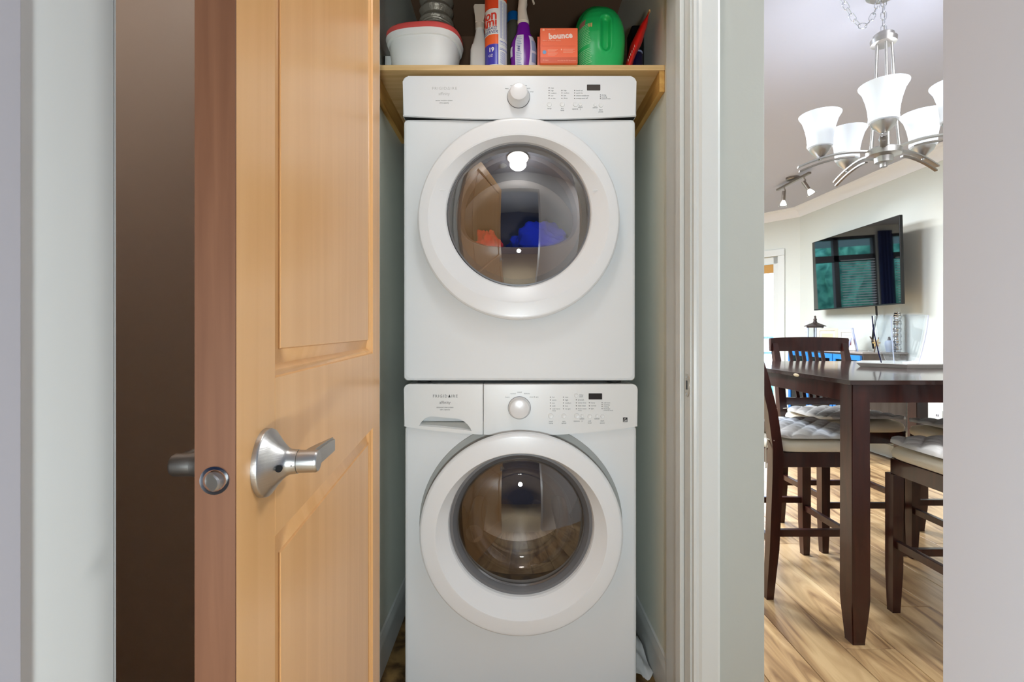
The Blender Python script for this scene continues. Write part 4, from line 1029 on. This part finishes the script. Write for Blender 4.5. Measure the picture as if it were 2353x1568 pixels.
spots = [((1.232, 2.145, 0), -PI/2, 'dark stool at the left side of the table, its back cut by the wall edge', 'quilted pad on the stool at the left side of the table'),
         ((1.700, 2.530, 0), PI, 'dark slat-backed stool behind the table, its backrest showing above the tabletop', 'quilted pad on the stool behind the table'),
         ((1.650, 1.690, 0), 0, 'dark stool at the near right whose seat corner juts out before the table leg', 'quilted pad on the near right stool'),
         ((2.060, 2.108, 0), PI/2, 'dark stool at the right side of the table, mostly behind the right wall', 'quilted pad on the stool at the far right under the table')]
for i, (loc, rz, lc, lp) in enumerate(spots):
    for src, lb, gr in ((chair, lc, GC), (cush, lp, GP_)):
        if i == 0: src.location = loc; src.rotation_euler = (0, 0, rz); tag(src, lb, src['category'], gr)
        else: dup(src, loc, rz, lb, gr)

# tray and vase
tr = thing('serving_tray', 'white faceted ceramic tray on the dining table', 'tray', (1.805, 2.26, TH))
bm = B(); poly = [(-.19, .03), (-.065, -.115), (.140, -.115), (.185, .0), (.11, .13), (-.09, .13)]
sc2 = lambda k, z: [(x*k, y*k, z) for x, y in poly]
loft(bm, [sc2(.90, 0.0003), sc2(.905, .001), sc2(1.0, .018), sc2(1.0, .022), sc2(.97, .022), sc2(.88, .006)], True, True); obj('dish', bm, 'traywhite', tr, smooth=20)
vs = thing('glass_vase', 'tall flared clear glass vase standing on the white tray', 'vase', (1.790, 2.25, TH+.0062), math.radians(24))
def vsq(z, k, p=5): return [(k*math.copysign(abs(math.cos(a))**(2/p), math.cos(a)), k*math.copysign(abs(math.sin(a))**(2/p), math.sin(a)), z) for a in [2*PI*i/48 for i in range(48)]]
bm = B(); loft(bm, [vsq(0, .048), vsq(.001, .052), vsq(.06, .062), (vsq(.12, .071)), vsq(.18, .078), vsq(.232, .082), vsq(.2345, .080), vsq(.232, .077), vsq(.18, .072), vsq(.12, .064), vsq(.06, .054), vsq(.025, .045), vsq(.022, .04)], True, True)
obj('glass_body', bm, 'vase', vs, smooth=50)
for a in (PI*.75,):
    bm = B(); kk = math.sqrt(2)*.93; tube(bm, [(kk*k_*math.cos(a), kk*k_*math.sin(a), z) for k_, z in ((.052, .004), (.062, .06), (.071, .12), (.078, .18), (.081, .232))], .0026, 8); obj('dark_edge', bm, 'navy', vs, label='navy tube painting the dark refraction along the glass edge')  # opaque dark tube stands in for refraction at the glass corner
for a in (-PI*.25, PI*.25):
    bm = B(); tube(bm, [(kk*k_*math.cos(a), kk*k_*math.sin(a), z) for k_, z in ((.052, .004), (.062, .06), (.071, .12), (.078, .18), (.081, .232))], .0022, 8); obj('edge_glint', bm, 'lilac', vs, label='lilac tube painting the bright refraction along the glass edge')  # opaque pale tubes stand in for bright lines on the glass corners

# television
TVA, TVB = Vector((3.066, 4.95, 0)), Vector((3.007, 3.76, 0))
ta = math.atan2(TVA.y-TVB.y, TVA.x-TVB.x)
tv = thing('television', 'large flat television on the dining room wall', 'television', (TVB.x, TVB.y, 1.28), ta)
TL = (TVA-TVB).length; lean = .03
def tvm(u, v, z): return (u, v+lean*(0-.5+0*z)*0, z)
def tbox(bm, x0, x1, y0, y1, z0, z1, bev=0): box(bm, x0, x1, y0, y1, z0, z1, bev=bev)
TM = Matrix.Rotation(math.radians(-1.5), 4, 'X')
bm = B(); box(bm, 0, TL, -.025, 0, 0, .69, bev=.003, mtx=TM); obj('housing', bm, 'black', tv)
bm = B(); box(bm, .006, TL-.006, .0002, .0012, .010, .684, mtx=TM); obj('screen', bm, 'tvscreen', tv)
bm = B(); box(bm, .25, .95, -.062, -.0255, .05, .40, bev=.01, mtx=TM); obj('rear_housing', bm, 'black', tv)
bm = B(); box(bm, .45, .75, -.12, -.0625, .1, .35); obj('wall_mount', bm, 'black', tv)
bm = B(); tube(bm, [(3.10, 4.15, 1.29), (3.12, 4.17, 1.20), (3.13, 4.22, 1.08), (3.15, 4.26, .98), (3.16, 4.26, .915)], .008, 8); cbl = obj('power_cable', bm, 'black'); tag(cbl, 'black cable hanging from the television to the console', 'cable')

# console
cs = thing('console_cabinet', 'long low cabinet with blue framed front under the television', 'cabinet', (2.83, 3.93, 0))
bm = B(); box(bm, -.01, .355, -.01, 1.05, .885, .90, bev=.002); obj('top', bm, 'consoletop', cs)
bm = B(); box(bm, .004, .35, 0, 1.04, .25, .884, bev=.002); obj('carcass', bm, 'consolewood', cs)
for k_ in range(3):
    y0_ = .012+k_*.345
    bm = B(); box(bm, -.016, .003, y0_, y0_+.335, .262, .30, bev=.002); box(bm, -.016, .003, y0_, y0_+.335, .83, .872, bev=.002); box(bm, -.016, .003, y0_, y0_+.035, .30, .83, bev=.002); box(bm, -.016, .003, y0_+.30, y0_+.335, .30, .83, bev=.002)
    fr = obj('door', bm, 'consoleblue', cs); bm = B(); box(bm, -.008, -.002, y0_+.035, y0_+.30, .30, .83); obj('pane', bm, 'blackgloss', fr)
for a, b in ((.03, .05), (.32, .05), (.03, .98), (.32, .98)):
    bm = B(); loft(bm, [[(a-.016, b-.016, 0), (a+.016, b-.016, 0), (a+.016, b+.016, 0), (a-.016, b+.016, 0)], [(a-.022, b-.022, .249), (a+.022, b-.022, .249), (a+.022, b+.022, .249), (a-.022, b+.022, .249)]], True, True); obj('leg', bm, 'consolewood', cs)
# things on the console
CT = .9003
ln = thing('lantern', 'small metal lantern with a dark pagoda roof on the console', 'lantern', (2.985, 4.80, CT), math.radians(20)); ln.scale = (.78, .78, 1.08)
bm = B()
for a in (-1, 1):
    for b in (-1, 1): box(bm, a*.055-.006, a*.055+.006, b*.055-.006, b*.055+.006, .012, .19)
obj('frame', bm, 'lantern', ln)
bm = B(); box(bm, -.066, .066, -.066, .066, 0, .012); obj('base', bm, 'lantern', ln)
bm = B(); box(bm, -.066, .066, -.066, .066, .19, .20); sq4 = lambda z, k: [(-k, -k, z), (k, -k, z), (k, k, z), (-k, k, z)]
loft(bm, [sq4(.2002, .086), sq4(.206, .084), sq4(.224, .045), sq4(.236, .018), sq4(.252, .012)], True, True); obj('roof', bm, 'bronze', ln)
bm = B(); lathe(bm, [(.016, .2525), (.021, .262), (.014, .272), (.010, .284), (.013, .290), (.004, .30)], n=16); obj('finial', bm, 'bronze', ln)
for r_ in (0, 1, 2, 3):
    bm = B(); box(bm, -.048, .048, -.057, -.055, .015, .188); 
    for v in bm.verts: v.co = Matrix.Rotation(r_*PI/2, 3, 'Z') @ v.co
    obj('pane', bm, 'clear', ln)
def pframe(name, label, loc, rz, w_, h_, fm, lean_, pics):
    t = thing(name, label, 'picture frame', loc, rz, 'framed photographs on the console')
    R_ = Matrix.Translation((0, 0, .002)) @ Matrix.Rotation(-lean_, 4, 'X')
    bd_ = .022
    bm = B(); box(bm, -w_/2, w_/2, 0, .014, 0, bd_, mtx=R_); box(bm, -w_/2, w_/2, 0, .014, h_-bd_, h_, mtx=R_); box(bm, -w_/2, -w_/2+bd_, 0, .014, bd_, h_-bd_, mtx=R_); box(bm, w_/2-bd_, w_/2, 0, .014, bd_, h_-bd_, mtx=R_); obj('frame', bm, fm, t)
    bm = B(); box(bm, -w_/2+bd_, w_/2-bd_, .005, .012, bd_, h_-bd_, mtx=R_); obj('mount', bm, 'framewhite', t)
    for nm2, m_, x0, x1, z0, z1 in pics:
        bm = B(); box(bm, x0, x1, .003 if m_ != 'photo2' else .002, .005, z0, z1, mtx=R_); obj(nm2, bm, m_, t)
    bm = B(); box(bm, -.01, .01, 0, .003, 0, h_*.8, mtx=Matrix.Translation((0, .014+h_*.8*math.sin(lean_)*1.9, .0)) @ Matrix.Rotation(lean_*.9, 4, 'X')); obj('stand', bm, fm, t)
pframe('framed_photograph', 'cream wooden photo frame beside the lantern', (2.955, 4.575, CT), math.radians(-38), .165, .20, 'framewood', .22, [('picture', 'photo1', -.045, .045, .05, .15), ('picture', 'photo2', -.012, .016, .05, .10)])
pframe('framed_photograph', 'white photo frame in the middle of the console', (2.985, 4.345, CT), math.radians(-38), .135, .185, 'framewhite', .22, [('picture', 'photo3', -.034, .030, .045, .095), ('caption', 'printfaint', -.03, .03, .135, .142)])
t3 = thing('photo_display', 'clear upright glass frame standing open on the console', 'picture frame', (2.97, 4.195, CT), math.radians(60))
bm = B(); box(bm, -.07, .07, -.003, .003, .0, .20, mtx=Matrix.Rotation(-.18, 4, 'X')); obj('pane', bm, 'slate', t3)
bm = B(); box(bm, -.06, .06, .068, .072, .0, .10, mtx=Matrix.Rotation(.25, 4, 'X')); obj('stand', bm, 'slate', t3)
# twig ornament with gold flower
orn = thing('twig_ornament', 'gold and brown twig ornament left of the glass vase', 'ornament', (2.955, 3.975, CT))
bm = B(); tube(bm, [(0, 0, .0), (.01, 0, .06), (-.01, .01, .10), (-.035, .0, .125)], .005, 8); tube(bm, [(.01, 0, .06), (.03, 0, .09), (.035, 0, .12)], .004, 8); obj('twig', bm, 'twig', orn)
for k_ in range(6):
    a = k_*PI/3; bm = B(); bmesh.ops.create_uvsphere(bm, u_segments=10, v_segments=6, radius=1, matrix=Matrix.Translation((.012+.018*math.cos(a), -.008, .075+.018*math.sin(a))) @ Matrix.Rotation(-a, 4, 'Y') @ Matrix.Diagonal((.018, .005, .008, 1))); obj('petal', bm, 'gold', orn)
bm = B(); lathe(bm, [(.04, 0), (.045, .005), (.03, .02), (.012, .03), (.001, .03)], n=20); obj('base', bm, 'clear', orn)
# silver column and small urn seen through the vase
sc_ = thing('crystal_column', 'twisted silver glass column seen through the vase', 'ornament', (3.13, 3.960, CT))
bm = B(); pr = []
for i in range(60):
    z = i*.0055; pr.append((.020+.009*abs(math.sin(i*.33))+.003*math.sin(i*1.7), z))
lathe(bm, pr, n=14); obj('column', bm, 'chrome', sc_)
bm = B(); bmesh.ops.create_icosphere(bm, subdivisions=2, radius=.022, matrix=Matrix.Translation((0, 0, .345))); obj('crystal_ball', bm, 'clear', sc_)
ur = thing('small_urn', 'small grey lidded urn seen through the vase', 'urn', (2.93, 4.0-.04, CT))
ur.location = (3.066, 3.962, CT)
bm = B(); lathe(bm, [(.018, 0), (.022, .01), (.03, .05), (.032, .075), (.024, .09), (.012, .096)], n=20); obj('body', bm, 'lantern', ur)
bm = B(); lathe(bm, [(.013, .0962), (.008, .11), (.009, .118), (.001, .126)], n=12); obj('lid', bm, 'bronze', ur)
# wall plates
sw = thing('light_switch', 'white switch plate on the wall left of the television', 'switch', (3.1995, 5.28, 1.12))
bm = B(); box(bm, -.006, 0, -.035, .035, -.057, .057, bev=.002); obj('plate', bm, 'plastic2', sw)
bm = B(); box(bm, -.009, -.006, -.012, .012, -.025, .025, bev=.001); obj('rocker', bm, 'plastic2', sw)
so = thing('wall_outlet', 'white electrical outlet low on the wall beside the right wall edge', 'outlet', (3.1995, 3.66, .415))
bm = B(); box(bm, -.006, 0, -.04, .04, -.062, .062, bev=.002); obj('plate', bm, 'plastic2', so)
for dz in (-.022, .022):
    bm = B(); box(bm, -.0075, -.0061, -.010, -.004, dz-.008, dz+.008); box(bm, -.0075, -.0061, .004, .010, dz-.008, dz+.008); obj('socket', bm, 'socketdark', so)

# ---------------------------------------------------------------- chandelier
HX, HY, HZ = 1.502, 1.970, 1.785
ch = thing('chandelier', 'brushed nickel chandelier with five lit white glass shades', 'chandelier', (HX, HY, HZ))
u_ = Vector((-.606, -.795, 0)); v_ = Vector((.795, -.606, 0)); RA = .223
bm = B(); lathe(bm, [(.012, -.052), (.012, -.035), (.030, -.034), (.033, -.012), (.060, -.006), (.060, .016), (.052, .022), (.001, .022)], n=40); obj('hub', bm, 'nickel', ch)
bm = B(); lathe(bm, [(.020, .44), (.044, .446), (.046, .464), (.036, .468), (.036, .482), (.026, .490), (.001, .492)], n=32); obj('cap', bm, 'nickel', ch)
bm = B(); lathe(bm, [(.010, .022), (.016, .03), (.010, .045), (.018, .06), (.012, .08), (.016, .09), (.008, .11), (.006, .14)], n=16); obj('centre_finial', bm, 'chrome', ch)
for k_ in range(5):
    a = k_*2*PI/5+.6; bm = B(); tube(bm, [(.050*math.cos(a), .050*math.sin(a), .018), (.036*math.cos(a), .036*math.sin(a), .2), (.026*math.cos(a), .026*math.sin(a), .442)], .0055, 10); obj('rod', bm, 'nickel', ch)
for k_ in range(5):
    ph = math.radians(k_*72); d = u_*math.cos(ph)+v_*math.sin(ph); s_ = Vector((-d.y, d.x, 0))
    for dz, r0_, r1_ in ((.014, .045, .305), (-.006, .10, .30)):
        bm = B(); rings = []
        for i in range(15):
            r = r0_+(r1_-r0_)*i/14; z = dz+.010*math.sin(min(1, (r-.04)/.12)*PI/2)-1.05*max(0, r-.10)**2
            hwd = .011 if dz > 0 else .006
            rings.append([d*r+s_*hwd+Vector((0, 0, z-.003)), d*r-s_*hwd+Vector((0, 0, z-.003)), d*r-s_*hwd+Vector((0, 0, z+.003)), d*r+s_*hwd+Vector((0, 0, z+.003))])
        loft(bm, rings, True, True); obj('arm', bm, 'nickel' if dz > 0 else 'nickeldk', ch)
    p = d*RA
    bm = B(); lathe(bm, [(.006, .0), (.006, .012), (.014, .016), (.034, .036), (.040, .048), (.041, .052), (.030, .053)], cx=p.x, cy=p.y, n=32); 
    obj('shade_cup', bm, 'nickel', ch)
    bm = B(); lathe(bm, [(.031, .0535), (.046, .056), (.048, .062), (.047, .075), (.050, .105), (.056, .135), (.066, .168), (.078, .188), (.0785, .191), (.0755, .190), (.063, .168), (.053, .135), (.047, .105), (.044, .075), (.030, .060)], cx=p.x, cy=p.y, n=48, cap0=False, cap1=False)
    obj('lamp_shade', bm, 'shade', ch, smooth=60)
    light('chandelier_bulb', 'POINT', (HX+p.x, HY+p.y, HZ+.17), CH_P, (.93, .95, 1), .03)
# chain
def link(c, ax, up, L=.034, w_=.010, r=.0017):
    pts = []
    for i in range(17):
        a = 2*PI*i/16; q = math.cos(a), math.sin(a)
        pts.append(c+up*(L/2*math.copysign(abs(q[0])**.6, q[0]))+ax*(w_*math.copysign(abs(q[1])**.8, q[1])))
    bm = B(); tube(bm, pts, r, 6, cap=False); return bm
def chain(pts, step=.027):
    pts = [Vector(p) for p in pts]; L = [0]
    for a, b in zip(pts[:-1], pts[1:]): L.append(L[-1]+(b-a).length)
    s = step/2; k = 0
    while s < L[-1]:
        i = max(j for j in range(len(L)-1) if L[j] <= s); t = (s-L[i])/(L[i+1]-L[i]); c = pts[i].lerp(pts[i+1], t); up = (pts[i+1]-pts[i]).normalized()
        ax = up.cross(Vector((.3, 1, .1))).normalized(); 
        if k % 2: ax = up.cross(ax).normalized()
        obj('chain_link', link(c, ax, up), 'chrome', ch); s += step; k += 1
chain([(0, 0, .492), (0, 0, CEIL-HZ)])
def swag(x0, x1, dip, z0=CEIL-HZ, n=20):
    return [(x0[0]+(x1[0]-x0[0])*i/n, x0[1]+(x1[1]-x0[1])*i/n, z0+(x1[2]-x0[2])*i/n+x0[2]-dip*math.sin(PI*(i/n)**1.25)) for i in range(n+1)]
chain(swag((-.19, .0, 0), (-.012, -.01, 0), .14))
bm = B(); tube(bm, [(.003, .002, .49), (.004, .0, .56), (0, .003, .65)], .002, 6); obj('cord', bm, 'nickel', ch)
bm = B(); lathe(bm, [(.06, CEIL-HZ), (.06, CEIL-HZ-.008), (.045, CEIL-HZ-.02), (.001, CEIL-HZ-.022)], n=32); obj('ceiling_rose', bm, 'nickel', ch)
# track light
tk = thing('track_light', 'nickel ceiling track light with two lit spot heads', 'ceiling light', (2.5, 4.34, CEIL))
bm = B(); lathe(bm, [(.055, 0), (.055, -.018), (.05, -.022), (.001, -.023)], n=28); obj('canopy', bm, 'nickeldk', tk)
bm = B(); box(bm, -.013, .013, -.25, .25, -.048, -.030, bev=.003); obj('track', bm, 'nickeldk', tk)
bm = B(); tube(bm, [(0, 0, -.023), (0, 0, -.031)], .008, 10); obj('stem', bm, 'nickeldk', tk)
for y_, (ddx, ddy, ddz) in ((.14, (-.06, .0, -1)), (-.16, (.45, -.25, -.95))):
    d = Vector((ddx, ddy, ddz)).normalized(); p = Vector((0, y_, -.048)); q = p+Vector((d.x*.3, d.y*.3, -1)).normalized()*.055
    bm = B(); tube(bm, [p, p.lerp(q, .5)+Vector((.012, 0, 0)), q], .006, 8); hd = obj('arm', bm, 'nickeldk', tk)
    bm = B(); tube(bm, [q-d*.02, q+d*.065], .016, 16); obj('socket', bm, 'nickeldk', hd)
    rr_ = []
    a1 = d.cross(Vector((0, 1, 0))).normalized(); a2 = d.cross(a1)
    bm = B(); loft(bm, [[q+d*t+(a1*math.cos(2*PI*i/24)+a2*math.sin(2*PI*i/24))*r for i in range(24)] for t, r in ((.0655, .016), (.085, .026), (.105, .036), (.112, .040), (.118, .040), (.116, .034))]); obj('glass_reflector', bm, 'clear', hd)
    bm = B(); loft(bm, [[q+d*t+(a1*math.cos(2*PI*i/24)+a2*math.sin(2*PI*i/24))*r for i in range(24)] for t, r in ((.068, .012), (.095, .024), (.108, .026))], True, True); obj('bulb', bm, 'bulb', hd)
    ls = light('track_spot', 'SPOT', tuple(Vector((2.5, 4.34, CEIL))+q+d*.13), 14, (1, .97, .93), .03, spot_size=2.2, spot_blend=.8)
    ls.rotation_euler = d.to_track_quat('-Z', 'Y').to_euler()
